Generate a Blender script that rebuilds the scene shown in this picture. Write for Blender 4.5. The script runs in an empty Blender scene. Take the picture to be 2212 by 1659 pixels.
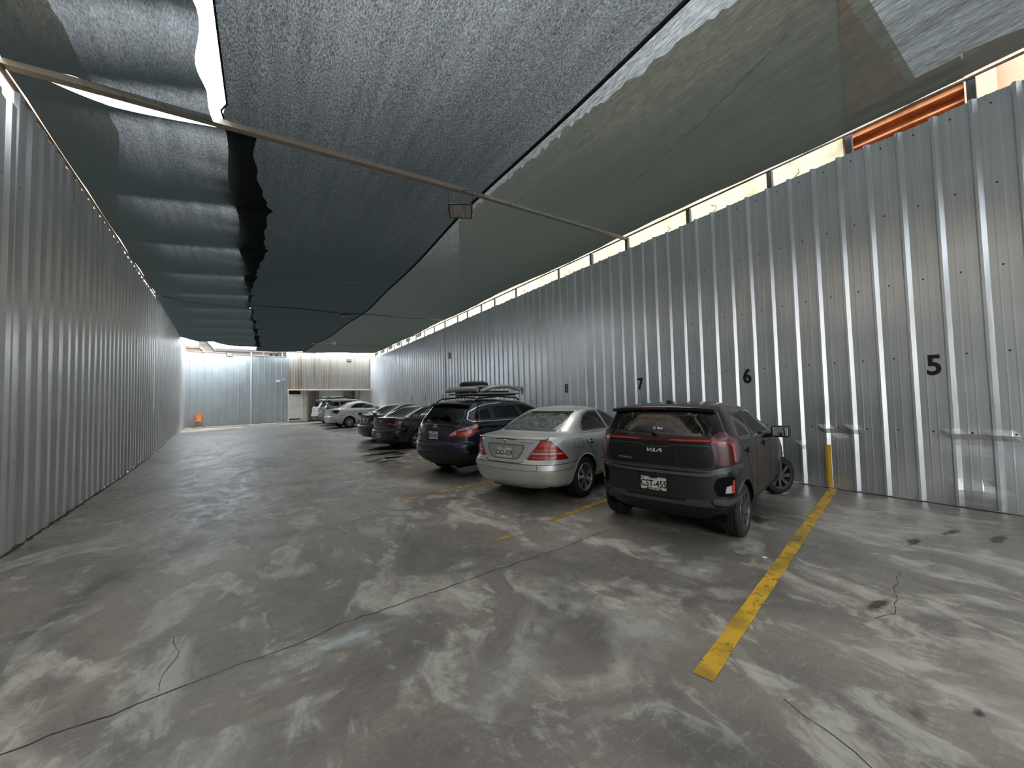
import bpy, bmesh, math, random
import numpy as np
from mathutils import Vector, Matrix
random.seed(7); rng = np.random.default_rng(7)
PI = math.pi
SC = bpy.context.scene
COL = SC.collection

# ------------------------------------------------------------------ camera, light, exposure
FPX, PITCH, ROLL, CAMH, YAW = 820.0, .040, -.024, 1.563, .577
cd = bpy.data.cameras.new('camera'); cam = bpy.data.objects.new('camera', cd); COL.objects.link(cam)
cd.sensor_fit = 'HORIZONTAL'; cd.sensor_width = 36; cd.lens = 36 * FPX / 2212; cd.clip_start = .02; cd.clip_end = 400
cam.matrix_world = (Matrix.Translation((0, 0, CAMH)) @ Matrix.Rotation(-YAW, 4, 'Z') @ Matrix.Rotation(PI/2 + PITCH, 4, 'X')
                    @ Matrix.Rotation(ROLL, 4, 'Z'))
SC.camera = cam
SC.view_settings.view_transform = 'Standard'; SC.view_settings.look = 'None'
SC.view_settings.gamma = 1; SC.view_settings.use_curve_mapping = False
SC.view_settings.exposure = 0.42
W = bpy.data.worlds.new('sky'); SC.world = W; W.use_nodes = True
bg = W.node_tree.nodes['Background']; bg.inputs[0].default_value = (.86, .93, 1.0, 1); bg.inputs[1].default_value = 7.0
sl = bpy.data.lights.new('sun', 'SUN'); sl.energy = 5.0; sl.angle = math.radians(24); sl.color = (1, .93, .82)
so = bpy.data.objects.new('sun', sl); COL.objects.link(so)
so.rotation_euler = Vector((.25, .40, 1.0)).to_track_quat('Z', 'Y').to_euler()
try:
    SC.cycles.use_denoising = True
    SC.cycles.max_bounces = 7; SC.cycles.diffuse_bounces = 4; SC.cycles.glossy_bounces = 3
    SC.cycles.transmission_bounces = 4; SC.cycles.transparent_max_bounces = 8
    SC.cycles.sample_clamp_indirect = 6; SC.cycles.caustics_reflective = False; SC.cycles.caustics_refractive = False
except Exception: pass

# ------------------------------------------------------------------ materials
MATS = {}
def nd(nt, typ, **kw):
    n = nt.nodes.new(typ)
    for k, v in kw.items():
        if k.startswith('i_'): n.inputs[int(k[2:])].default_value = v
        else: setattr(n, k, v)
    return n
def mat(name, col, met=0., rough=.5, coat=0., spec=.5, inner=None, trans=0., noise=None, bump=None, alpha=None):
    """plain procedural principled material; noise=(scale, col2, lo, hi) mixes a second colour"""
    if name in MATS: return MATS[name]
    m = bpy.data.materials.new(name); m.use_nodes = True; nt = m.node_tree; b = nt.nodes['Principled BSDF']
    b.inputs['Base Color'].default_value = (*col, 1); b.inputs['Metallic'].default_value = met
    b.inputs['Roughness'].default_value = rough; b.inputs['Coat Weight'].default_value = coat
    b.inputs['Specular IOR Level'].default_value = spec; b.inputs['Coat Roughness'].default_value = .06
    tc = nd(nt, 'ShaderNodeTexCoord')
    if noise:
        sc, c2, lo, hi = noise
        mp = nd(nt, 'ShaderNodeMapping'); nt.links.new(tc.outputs['Object'], mp.inputs[0])
        mp.inputs['Scale'].default_value = sc if isinstance(sc, tuple) else (sc,)*3
        n = nd(nt, 'ShaderNodeTexNoise'); n.inputs['Scale'].default_value = 1; n.inputs['Detail'].default_value = 6
        nt.links.new(mp.outputs[0], n.inputs['Vector'])
        r = nd(nt, 'ShaderNodeMapRange'); r.inputs[1].default_value = lo; r.inputs[2].default_value = hi
        nt.links.new(n.outputs[0], r.inputs[0])
        mx = nd(nt, 'ShaderNodeMix', data_type='RGBA'); mx.inputs[6].default_value = (*col, 1); mx.inputs[7].default_value = (*c2, 1)
        nt.links.new(r.outputs[0], mx.inputs[0]); nt.links.new(mx.outputs[2], b.inputs['Base Color'])
    if bump:
        n2 = nd(nt, 'ShaderNodeTexNoise'); n2.inputs['Scale'].default_value = bump[0]; n2.inputs['Detail'].default_value = 4
        nt.links.new(tc.outputs['Object'], n2.inputs['Vector'])
        bp = nd(nt, 'ShaderNodeBump'); bp.inputs['Strength'].default_value = bump[1]; bp.inputs['Distance'].default_value = .01
        nt.links.new(n2.outputs[0], bp.inputs['Height']); nt.links.new(bp.outputs[0], b.inputs['Normal'])
    if inner is not None:                      # two-sided panel: the inside is trimmed in dull cloth
        d = nd(nt, 'ShaderNodeBsdfDiffuse'); d.inputs[0].default_value = (*inner, 1)
        g = nd(nt, 'ShaderNodeNewGeometry'); ms = nd(nt, 'ShaderNodeMixShader')
        nt.links.new(g.outputs['Backfacing'], ms.inputs[0]); nt.links.new(b.outputs[0], ms.inputs[1]); nt.links.new(d.outputs[0], ms.inputs[2])
        nt.links.new(ms.outputs[0], nt.nodes['Material Output'].inputs[0])
    MATS[name] = m; return m
def glass_mat(name, tint, dust=0.0):
    if name in MATS: return MATS[name]
    m = bpy.data.materials.new(name); m.use_nodes = True; nt = m.node_tree; nt.nodes.remove(nt.nodes['Principled BSDF'])
    t = nd(nt, 'ShaderNodeBsdfTransparent'); t.inputs[0].default_value = (*tint, 1)
    g = nd(nt, 'ShaderNodeBsdfGlossy'); g.inputs['Roughness'].default_value = .05
    fr = nd(nt, 'ShaderNodeFresnel'); fr.inputs[0].default_value = 1.5
    ms = nd(nt, 'ShaderNodeMixShader'); nt.links.new(fr.outputs[0], ms.inputs[0]); nt.links.new(t.outputs[0], ms.inputs[1]); nt.links.new(g.outputs[0], ms.inputs[2])
    last = ms
    if dust:
        d = nd(nt, 'ShaderNodeBsdfDiffuse'); d.inputs[0].default_value = (.42, .44, .42, 1)
        tc = nd(nt, 'ShaderNodeTexCoord'); n = nd(nt, 'ShaderNodeTexNoise'); n.inputs['Scale'].default_value = 9; n.inputs['Detail'].default_value = 7
        n.inputs['Distortion'].default_value = 1.5
        nt.links.new(tc.outputs['Object'], n.inputs['Vector'])
        mr = nd(nt, 'ShaderNodeMapRange'); mr.inputs[1].default_value = .3; mr.inputs[2].default_value = .75; mr.inputs[4].default_value = dust
        nt.links.new(n.outputs[0], mr.inputs[0])
        m2 = nd(nt, 'ShaderNodeMixShader'); nt.links.new(mr.outputs[0], m2.inputs[0]); nt.links.new(ms.outputs[0], m2.inputs[1]); nt.links.new(d.outputs[0], m2.inputs[2]); last = m2
    nt.links.new(last.outputs[0], nt.nodes['Material Output'].inputs[0])
    MATS[name] = m; return m

def metal_sheet(name, pitch, axis, streak=.5, tint=(.74, .77, .80), rough=.36):
    """galvanised sheet: fine vertical streaks, faint blotches, rows of small fixing screws"""
    m = bpy.data.materials.new(name); m.use_nodes = True; nt = m.node_tree; b = nt.nodes['Principled BSDF']; L = nt.links.new
    tc = nd(nt, 'ShaderNodeTexCoord'); sx = nd(nt, 'ShaderNodeSeparateXYZ'); L(tc.outputs['Object'], sx.inputs[0])
    mp = nd(nt, 'ShaderNodeMapping'); mp.inputs['Scale'].default_value = (38, 38, .55); L(tc.outputs['Object'], mp.inputs[0])
    n1 = nd(nt, 'ShaderNodeTexNoise'); n1.inputs['Scale'].default_value = 1; n1.inputs['Detail'].default_value = 5; L(mp.outputs[0], n1.inputs['Vector'])
    n2 = nd(nt, 'ShaderNodeTexNoise'); n2.inputs['Scale'].default_value = 1.3; n2.inputs['Detail'].default_value = 4; L(tc.outputs['Object'], n2.inputs['Vector'])
    n3 = nd(nt, 'ShaderNodeTexNoise'); n3.inputs['Scale'].default_value = 160; n3.inputs['Detail'].default_value = 2; L(tc.outputs['Object'], n3.inputs['Vector'])
    def mth(op, a, bb=None, c=None):
        n = nd(nt, 'ShaderNodeMath', operation=op)
        for i, v in enumerate((a, bb, c)):
            if v is None: continue
            if isinstance(v, (int, float)): n.inputs[i].default_value = v
            else: L(v, n.inputs[i])
        return n.outputs[0]
    s = mth('ADD', mth('MULTIPLY', mth('SUBTRACT', n1.outputs[0], .5), streak), mth('MULTIPLY', mth('SUBTRACT', n2.outputs[0], .5), .35))
    s = mth('ADD', s, mth('MULTIPLY', mth('SUBTRACT', n3.outputs[0], .5), .10))
    val = mth('ADD', s, 1.0)
    # screws
    a = sx.outputs[axis]
    fr = mth('SUBTRACT', mth('MULTIPLY', mth('FRACT', mth('DIVIDE', a, pitch)), pitch), pitch*.62)
    dots = None
    for zz in (.98, 2.02, 3.1, 4.15, 5.18):
        dz = mth('SUBTRACT', sx.outputs[2], zz)
        d = mth('SQRT', mth('ADD', mth('MULTIPLY', fr, fr), mth('MULTIPLY', dz, dz)))
        k = mth('LESS_THAN', d, .011)
        dots = k if dots is None else mth('MAXIMUM', dots, k)
    hs = nd(nt, 'ShaderNodeHueSaturation'); hs.inputs['Color'].default_value = (*tint, 1); L(val, hs.inputs['Value'])
    mx = nd(nt, 'ShaderNodeMix', data_type='RGBA'); L(dots, mx.inputs[0]); L(hs.outputs[0], mx.inputs[6]); mx.inputs[7].default_value = (.04, .035, .03, 1)
    L(mx.outputs[2], b.inputs['Base Color'])
    b.inputs['Metallic'].default_value = .78
    L(mth('ADD', mth('MULTIPLY', n1.outputs[0], .12), rough - .06), b.inputs['Roughness'])
    bp = nd(nt, 'ShaderNodeBump'); bp.inputs['Strength'].default_value = .25; bp.inputs['Distance'].default_value = .02
    mp2 = nd(nt, 'ShaderNodeMapping'); mp2.inputs['Scale'].default_value = (6, 6, 1.4); L(tc.outputs['Object'], mp2.inputs[0])
    n4 = nd(nt, 'ShaderNodeTexNoise'); n4.inputs['Scale'].default_value = 1; n4.inputs['Detail'].default_value = 3; L(mp2.outputs[0], n4.inputs['Vector'])
    L(n4.outputs[0], bp.inputs['Height']); L(bp.outputs[0], b.inputs['Normal'])
    MATS[name] = m; return m

def net_mat(name, t0, dif, tra, contrast=.9, grain=(70, 16, 70), wide=.25):
    """knitted shade cloth: the share seen through the knit falls as exp(-k/cos) of the angle to the cloth"""
    m = bpy.data.materials.new(name); m.use_nodes = True; nt = m.node_tree; nt.nodes.remove(nt.nodes['Principled BSDF']); L = nt.links.new
    tc = nd(nt, 'ShaderNodeTexCoord'); geo = nd(nt, 'ShaderNodeNewGeometry')
    dt = nd(nt, 'ShaderNodeVectorMath', operation='DOT_PRODUCT'); L(geo.outputs['Normal'], dt.inputs[0]); L(geo.outputs['Incoming'], dt.inputs[1])
    def mth(op, a, bb=None):
        n = nd(nt, 'ShaderNodeMath', operation=op)
        for i, v in enumerate((a, bb)):
            if v is None: continue
            if isinstance(v, (int, float)): n.inputs[i].default_value = v
            else: L(v, n.inputs[i])
        return n.outputs[0]
    cs = mth('MAXIMUM', mth('ABSOLUTE', dt.outputs['Value']), .12)
    mp = nd(nt, 'ShaderNodeMapping'); mp.inputs['Scale'].default_value = grain; L(tc.outputs['Object'], mp.inputs[0])
    n1 = nd(nt, 'ShaderNodeTexNoise'); n1.inputs['Scale'].default_value = 1; n1.inputs['Detail'].default_value = 3; n1.inputs['Roughness'].default_value = .7; L(mp.outputs[0], n1.inputs['Vector'])
    mp2 = nd(nt, 'ShaderNodeMapping'); mp2.inputs['Scale'].default_value = (9, .5, 3); L(tc.outputs['Object'], mp2.inputs[0])
    n2 = nd(nt, 'ShaderNodeTexNoise'); n2.inputs['Scale'].default_value = 1; n2.inputs['Detail'].default_value = 4; L(mp2.outputs[0], n2.inputs['Vector'])
    f = mth('ADD', mth('MULTIPLY', mth('SUBTRACT', n1.outputs[0], .5), contrast*4.2), mth('MULTIPLY', mth('SUBTRACT', n2.outputs[0], .5), wide*4))
    t = mth('MULTIPLY', mth('MAXIMUM', mth('ADD', f, 1.0), .12), t0)
    T = mth('MINIMUM', mth('POWER', mth('MINIMUM', t, .95), mth('DIVIDE', 1.0, cs)), .97)
    d = nd(nt, 'ShaderNodeBsdfDiffuse'); d.inputs[0].default_value = (*dif, 1)
    tr = nd(nt, 'ShaderNodeBsdfTranslucent'); tr.inputs[0].default_value = (*tra, 1)
    ad = nd(nt, 'ShaderNodeAddShader'); L(d.outputs[0], ad.inputs[0]); L(tr.outputs[0], ad.inputs[1])
    tp = nd(nt, 'ShaderNodeBsdfTransparent'); ms = nd(nt, 'ShaderNodeMixShader')
    L(T, ms.inputs[0]); L(ad.outputs[0], ms.inputs[1]); L(tp.outputs[0], ms.inputs[2]); L(ms.outputs[0], nt.nodes['Material Output'].inputs[0])
    MATS[name] = m; return m

# ------------------------------------------------------------------ object helpers
def tag(o, label=None, cat=None, group=None, kind=None):
    if label: o['label'] = label
    if cat: o['category'] = cat
    if group: o['group'] = group
    if kind: o['kind'] = kind
    return o
def link(o, parent=None):
    COL.objects.link(o)
    if parent is not None: o.parent = parent
    return o
def empty(name, loc=(0, 0, 0), rz=0.0):
    o = bpy.data.objects.new(name, None); o.location = loc; o.rotation_euler = (0, 0, rz); o.empty_display_size = .2; return link(o)
def mesh(name, verts, faces, mats, parent=None, smooth=False, fm=None, loc=None):
    me = bpy.data.meshes.new(name); me.from_pydata([tuple(v) for v in verts], [], [tuple(f) for f in faces])
    for m in (mats if isinstance(mats, (list, tuple)) else [mats]): me.materials.append(m)
    if fm: me.polygons.foreach_set('material_index', fm)
    if smooth: me.polygons.foreach_set('use_smooth', [True]*len(me.polygons))
    me.update(); o = bpy.data.objects.new(name, me)
    if loc: o.location = loc
    return link(o, parent)
class MB:
    """collects shapes, then links them as one mesh object"""
    def __init__(s): s.v = []; s.f = []; s.m = []; s.mi = 0
    def add(s, vs, fs):
        b = len(s.v); s.v += [tuple(v) for v in vs]; s.f += [tuple(i+b for i in f) for f in fs]; s.m += [s.mi]*len(fs)
    def box(s, x0, x1, y0, y1, z0, z1, M=None, bev=0.0):
        if bev > 0:
            bm = bmesh.new(); bmesh.ops.create_cube(bm, size=1)
            for v in bm.verts: v.co = Vector(((x0+x1)/2 + v.co.x*(x1-x0), (y0+y1)/2 + v.co.y*(y1-y0), (z0+z1)/2 + v.co.z*(z1-z0)))
            bmesh.ops.bevel(bm, geom=bm.edges[:] + bm.verts[:], offset=bev, segments=2, affect='EDGES', profile=.6)
            bm.verts.index_update(); vs = [v.co.copy() for v in bm.verts]; fs = [[v.index for v in f.verts] for f in bm.faces]; bm.free()
        else:
            vs = [Vector((x, y, z)) for z in (z0, z1) for x, y in ((x0, y0), (x1, y0), (x1, y1), (x0, y1))]
            fs = [(3, 2, 1, 0), (4, 5, 6, 7), (0, 1, 5, 4), (1, 2, 6, 5), (2, 3, 7, 6), (3, 0, 4, 7)]
        if M is not None: vs = [M @ v for v in vs]
        s.add(vs, fs); return s
    def beam(s, a, b, w, h, up=(0, 0, 1)):
        a = Vector(a); b = Vector(b); d = (b-a).normalized(); r = d.cross(Vector(up))
        if r.length < 1e-4: r = Vector((1, 0, 0))
        r.normalize(); u = r.cross(d)
        vs = [p + r*x*w/2 + u*y*h/2 for p in (a, b) for x, y in ((-1, -1), (1, -1), (1, 1), (-1, 1))]
        s.add(vs, [(3, 2, 1, 0), (4, 5, 6, 7), (0, 1, 5, 4), (1, 2, 6, 5), (2, 3, 7, 6), (3, 0, 4, 7)]); return s
    def tube(s, pts, r, n=8, closed=False):
        pts = [Vector(p) for p in pts]; N = len(pts); ring = []
        for i, p in enumerate(pts):
            q0 = pts[(i-1) % N] if (closed or i) else pts[0]; q1 = pts[(i+1) % N] if (closed or i < N-1) else pts[-1]
            d = (q1-q0).normalized(); a = Vector((0, 0, 1)) if abs(d.z) < .9 else Vector((1, 0, 0))
            u = d.cross(a).normalized(); w = u.cross(d); rr = r[i] if isinstance(r, (list, tuple)) else r
            ring.append([p + u*math.cos(2*PI*k/n)*rr + w*math.sin(2*PI*k/n)*rr for k in range(n)])
        fs = []
        for i in range(N if closed else N-1):
            j = (i+1) % N
            for k in range(n): fs.append((i*n+k, i*n+(k+1) % n, j*n+(k+1) % n, j*n+k))
        if not closed: fs += [tuple(range(n))[::-1], tuple((N-1)*n+k for k in range(n))]
        s.add([p for q in ring for p in q], fs); return s
    def lathe(s, prof, n=32, axis='x', c=(0, 0, 0), closed=False):
        """prof: (along, radius)"""
        c = Vector(c); vs = []
        for a, r in prof:
            for k in range(n):
                t = 2*PI*k/n; u, w = r*math.cos(t), r*math.sin(t)
                vs.append(c + (Vector((a, u, w)) if axis == 'x' else Vector((u, a, w)) if axis == 'y' else Vector((u, w, a))))
        P = len(prof); fs = []
        for i in range(P if closed else P-1):
            j = (i+1) % P
            for k in range(n): fs.append((i*n+k, i*n+(k+1) % n, j*n+(k+1) % n, j*n+k))
        s.add(vs, fs); return s
    def prism(s, poly, d0, d1, M):
        """2D polygon in the local xy plane of M, from depth d0 to d1 along local z"""
        n = len(poly); vs = [M @ Vector((x, y, d)) for d in (d0, d1) for x, y in poly]
        fs = [tuple(range(n))[::-1], tuple(range(n, 2*n))] + [(i, (i+1) % n, n+(i+1) % n, n+i) for i in range(n)]
        s.add(vs, fs); return s
    def build(s, name, mats, parent=None, smooth=False, loc=None, weld=True):
        o = mesh(name, s.v, s.f, mats, parent, smooth, s.m if isinstance(mats, (list, tuple)) else None, loc)
        bm = bmesh.new(); bm.from_mesh(o.data); bmesh.ops.recalc_face_normals(bm, faces=bm.faces[:]); bm.to_mesh(o.data); bm.free()
        if smooth:
            try: o.data.set_sharp_from_angle(angle=math.radians(38))
            except Exception: pass
        return o
def text_mesh(name, s, size, m, parent, M, xs=1.0, ext=.0008, off=0.0, align='CENTER'):
    cu = bpy.data.curves.new(name, 'FONT'); cu.body = s; cu.size = size; cu.extrude = ext; cu.offset = off; cu.align_x = align; cu.align_y = 'CENTER'; cu.resolution_u = 3
    t = bpy.data.objects.new(name, cu); me = bpy.data.meshes.new_from_object(t); bpy.data.objects.remove(t)
    me.transform(M @ Matrix.Diagonal((xs, 1, 1, 1))); me.materials.clear(); me.materials.append(m)
    o = bpy.data.objects.new(name, me); return link(o, parent)

# ------------------------------------------------------------------ 2D tessellation
def clip(poly, x0, x1, y0, y1):
    for ax, lim, sg in ((0, x0, 1), (0, x1, -1), (1, y0, 1), (1, y1, -1)):
        out = []; n = len(poly)
        for i in range(n):
            a, b = poly[i], poly[(i+1) % n]; da = (a[ax]-lim)*sg; db = (b[ax]-lim)*sg
            if da >= 0: out.append(a)
            if (da > 0 > db) or (da < 0 < db):
                t = da/(da-db); out.append((a[0]+(b[0]-a[0])*t, a[1]+(b[1]-a[1])*t))
        poly = out
        if len(poly) < 3: return []
    return poly
def tess(poly, sx, sy=None):
    sy = sy or sx; xs = [p[0] for p in poly]; ys = [p[1] for p in poly]
    x0, x1, y0, y1 = min(xs), max(xs), min(ys), max(ys); nx = max(1, int(math.ceil((x1-x0)/sx))); ny = max(1, int(math.ceil((y1-y0)/sy)))
    idx = {}; V = []; F = []
    for i in range(nx):
        for j in range(ny):
            c = clip(poly, x0+(x1-x0)*i/nx, x0+(x1-x0)*(i+1)/nx, y0+(y1-y0)*j/ny, y0+(y1-y0)*(j+1)/ny)
            f = []
            for p in c:
                k = (round(p[0], 4), round(p[1], 4))
                if k not in idx: idx[k] = len(V); V.append(k)
                if idx[k] not in f: f.append(idx[k])
            if len(f) > 2: F.append(f)
    return V, F
def inset(poly, d):
    n = len(poly); A = sum(poly[i][0]*poly[(i+1) % n][1]-poly[(i+1) % n][0]*poly[i][1] for i in range(n)); sg = 1 if A > 0 else -1; out = []
    for i in range(n):
        p0, p1, p2 = np.array(poly[i-1], float), np.array(poly[i], float), np.array(poly[(i+1) % n], float)
        e1 = (p1-p0)/max(1e-9, np.linalg.norm(p1-p0)); e2 = (p2-p1)/max(1e-9, np.linalg.norm(p2-p1))
        n1 = np.array([-e1[1], e1[0]])*sg; n2 = np.array([-e2[1], e2[0]])*sg; b = n1+n2; L = np.linalg.norm(b)
        b = b/L if L > 1e-6 else n1; k = d/max(.35, float(b @ n1)); out.append(tuple(p1+b*k))
    return out
def rounded(poly, r, n=4):
    """round the corners of a 2D polygon"""
    out = []; N = len(poly)
    for i in range(N):
        p0, p1, p2 = [np.array(poly[j % N], float) for j in (i-1, i, i+1)]
        a = p0-p1; b = p2-p1; la, lb = np.linalg.norm(a), np.linalg.norm(b); rr = min(r, la*.45, lb*.45)
        s = p1+a/la*rr; e = p1+b/lb*rr
        for k in range(n+1):
            t = k/n; out.append(tuple((1-t)**2*s + 2*t*(1-t)*p1 + t*t*e))
    return out
def inside(x, y, poly):
    c = False; n = len(poly); j = n-1
    for i in range(n):
        xi, yi = poly[i]; xj, yj = poly[j]
        if (yi > y) != (yj > y) and x < (xj-xi)*(y-yi)/(yj-yi)+xi: c = not c
        j = i
    return c
# ------------------------------------------------------------------ car bodies
def pchip(Y):
    Y = np.asarray(Y, float); n = len(Y); d = np.diff(Y, axis=0); m = np.zeros_like(Y); m[0] = d[0]; m[-1] = d[-1]
    for i in range(1, n-1):
        a, b = d[i-1], d[i]; ok = a*b > 0; m[i][ok] = 2*a[ok]*b[ok]/(a[ok]+b[ok])
    def f(t):
        i = min(int(t), n-2); u = t-i; u2, u3 = u*u, u*u*u
        return (2*u3-3*u2+1)*Y[i] + (u3-2*u2+u)*m[i] + (-2*u3+3*u2)*Y[i+1] + (u3-u2)*m[i+1]
    return f
class Shell:
    """rows of (z, half width, rear y, front y, rear corner length, rear exponent, front corner length, front exponent)"""
    def __init__(s, rows, crown):
        s.rows = rows; s.crown = crown; s.f0 = pchip(rows); n = len(rows)
        s.D = np.array([s.f(t) for t in np.linspace(0, n-1, 30*(n-1)+1)]); s.D[:, 0] = np.maximum.accumulate(s.D[:, 0]) + np.arange(len(s.D))*1e-7
        s.W0 = max(r[1] for r in rows); k = max(range(n), key=lambda i: rows[i][1]); s.c0 = .5**(1/rows[k][5]); s.L0 = rows[k][4]
    def f(s, t):                              # corners never overlap along the side
        r = s.f0(t).copy(); k = .92*(r[3]-r[2])/(r[4]+r[6])
        if k < 1: r[4] *= k; r[6] *= k
        return r
    def row(s, z): return [float(np.interp(z, s.D[:, 0], s.D[:, k])) for k in range(1, 8)]
    def xy(s, r, tau):
        Wd, yr, yf, Lr, nr, Lf, nf = r
        if tau <= 2:
            c = .5**(1/nr)
            if tau <= 1: q = c*tau; return Wd*q, yr+Lr-Lr*(max(0, 1-q**nr))**(1/nr)
            v = c*(2-tau); return Wd*(max(0, 1-v**nr))**(1/nr), yr+Lr-Lr*v
        if tau <= 3: return Wd, yr+Lr + (tau-2)*(yf-Lf-yr-Lr)
        c = .5**(1/nf)
        if tau <= 4: v = c*(tau-3); return Wd*(max(0, 1-v**nf))**(1/nf), yf-Lf+Lf*v
        q = c*(5-tau); return Wd*q, yf-Lf+Lf*(max(0, 1-q**nf))**(1/nf)
    def M(s, k, sg, a, z):
        r = s.row(z); Wd, yr, yf, Lr, nr, Lf, nf = r
        if k == 'r':
            q = min(abs(a)/Wd, .999); return Vector((a*sg, yr+Lr-Lr*(1-q**nr)**(1/nr), z))
        if k == 'f':
            q = min(abs(a)/Wd, .999); return Vector((a*sg, yf-Lf+Lf*(1-q**nf)**(1/nf), z))
        if k == 's':
            v = max(0, (yr+Lr-a)/Lr); v2 = max(0, (a-yf+Lf)/Lf)
            x = Wd*(max(0, 1-v**nr))**(1/nr) if v > 0 else Wd*(max(0, 1-v2**nf))**(1/nf); return Vector((x*sg, a, z))
        p = abs(a); p1 = s.c0*s.W0; Lz = s.L0*s.c0*1.15
        tau = p/p1 if p <= p1 else (1+(p-p1)/Lz)
        if tau > 2: x, y = Wd, yr+Lr+(p-p1-Lz)
        else: x, y = s.xy(r, tau)
        return Vector((math.copysign(x, a)*sg, y, z))
    def MN(s, k, sg, a, z, e):
        P = s.M(k, sg, a, z); h = .004
        u = s.M(k, sg, a+h, z)-s.M(k, sg, a-h, z); w = s.M(k, sg, a, z+h)-s.M(k, sg, a, z-h); N = u.cross(w)
        if N.length < 1e-9: N = Vector((0, -1, 0))
        N.normalize()
        o = {'r': Vector((0, -1, .2)), 'f': Vector((0, 1, .2)), 's': Vector((sg, 0, .2)), 'p': Vector((P.x, (P.y-1.2)*.7, 0))}[k]
        if N.dot(o) < 0: N = -N
        return P+N*e
def dens(poly, st, closed=True):
    out = []; n = len(poly)
    for i in range(n if closed else n-1):
        a, b = poly[i], poly[(i+1) % n]; k = max(1, int(math.dist(a, b)/st))
        out += [(a[0]+(b[0]-a[0])*j/k, a[1]+(b[1]-a[1])*j/k) for j in range(k)]
    if not closed: out.append(poly[-1])
    return out
def patch(sh, name, k, poly, m, par, e=.004, st=.05, sg=1, smooth=True, rim=.012, fn=None):
    """a panel lying on the body: top at height e over the surface, its rim running down into it"""
    fn = fn or (lambda a, b, ee: sh.MN(k, sg, a, b, ee))
    V, F = tess(poly, st); nb = len(V); P = [fn(a, b, e) for a, b in V]; cnt = {}
    for f in F:
        for i in range(len(f)):
            q = (f[i], f[(i+1) % len(f)]); cnt[frozenset(q)] = cnt.get(frozenset(q), 0)+1
    low = {}; F2 = list(F); mi = [0]*len(F)
    for f in F:
        for i in range(len(f)):
            a, b = f[i], f[(i+1) % len(f)]
            if cnt[frozenset((a, b))] == 1:
                for q in (a, b):
                    if q not in low: low[q] = len(P); P.append(fn(V[q][0], V[q][1], e-rim))
                F2.append((b, a, low[a], low[b])); mi.append(0)
    o = mesh(name, P, F2, m, par, False)
    bm = bmesh.new(); bm.from_mesh(o.data); bmesh.ops.recalc_face_normals(bm, faces=bm.faces[:])
    bm.to_mesh(o.data); bm.free()
    # make sure the top looks outward
    fx = fn(V[0][0], V[0][1], e+.01)-fn(V[0][0], V[0][1], e)
    if o.data.polygons[0].normal.dot(fx) < 0: o.data.flip_normals()
    if smooth:
        for p in o.data.polygons: p.use_smooth = True
        try: o.data.set_sharp_from_angle(angle=math.radians(40))
        except Exception: pass
    return o
def band(sh, name, k, A, B, m, par, e=.004, sg=1, closed=True, rim=.01, eB=None):
    """strip between two matching outlines"""
    n = len(A); eB = e if eB is None else eB
    P = [sh.MN(k, sg, *p, e) for p in A] + [sh.MN(k, sg, *p, eB) for p in B] + [sh.MN(k, sg, *p, e-rim) for p in A] + [sh.MN(k, sg, *p, eB-rim) for p in B]
    F = []
    for i in range(n if closed else n-1):
        j = (i+1) % n; F += [(i, j, n+j, n+i), (2*n+i, 2*n+j, j, i), (n+i, n+j, 3*n+j, 3*n+i)]
    if not closed: F += [(0, n, 3*n, 2*n), (n-1, 3*n-1, 4*n-1, 2*n-1)]
    o = mesh(name, P, F, m, par, True)
    fx = sh.MN(k, sg, *A[0], e+.01)-sh.MN(k, sg, *A[0], e)
    if o.data.polygons[0].normal.dot(fx) < 0: o.data.flip_normals()
    try: o.data.set_sharp_from_angle(angle=math.radians(50))
    except Exception: pass
    return o
def offs(pl, w, closed):
    n = len(pl); A = []; B = []
    for i in range(n):
        p0 = np.array(pl[i-1] if (i or closed) else pl[0], float); p2 = np.array(pl[(i+1) % n] if (i < n-1 or closed) else pl[-1], float)
        d = p2-p0; d = d/max(1e-9, np.linalg.norm(d)); nn = np.array([-d[1], d[0]])*w/2; p = np.array(pl[i], float); A.append(tuple(p+nn)); B.append(tuple(p-nn))
    return A, B
def stroke(sh, name, k, pl, w, m, par, e=.0015, sg=1, closed=False, rim=.004):
    pl = dens(pl, .05, closed); A, B = offs(pl, w, closed); return band(sh, name, k, A, B, m, par, e, sg, closed, rim)
def circ(cx, cz, r, n=40, a0=0, a1=2*PI):
    return [(cx+r*math.cos(a0+(a1-a0)*i/n), cz+r*math.sin(a0+(a1-a0)*i/n)) for i in range(n if abs(a1-a0-2*PI) < 1e-6 else n+1)]

BLK = mat('black_plastic', (.012, .012, .013), rough=.45)
BLKM = mat('black_matte', (.006, .006, .006), rough=.9, spec=.1)
RUB = mat('tyre_rubber', (.016, .016, .017), rough=.75, bump=(60, .2))
GAP = mat('panel_gap', (.004, .004, .004), rough=.8, spec=.1)
CHR = mat('chrome', (.8, .81, .82), met=1, rough=.12)
SILV = mat('rim_silver', (.55, .56, .58), met=.9, rough=.28)
DARKRIM = mat('rim_dark', (.15, .155, .16), met=.8, rough=.3)
PLW = mat('plate_white', (.74, .74, .70), rough=.5)
INK = mat('ink_black', (.01, .01, .01), rough=.5)
WHT = mat('white_lettering', (.85, .85, .85), rough=.4)
RED = mat('lamp_red', (.26, .008, .008), rough=.2, coat=.4)
REDB = mat('lamp_red_bright', (.62, .03, .015), rough=.15, coat=1)
REDD = mat('lamp_red_dark', (.075, .005, .007), rough=.25, coat=.2)
CLR = mat('lamp_clear', (.55, .53, .5), rough=.1, coat=1)
PINK = mat('lamp_pale', (.5, .30, .27), rough=.12, coat=1)
SATIN = mat('satin_grey_trim', (.075, .082, .088), met=.3, rough=.38)
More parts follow.
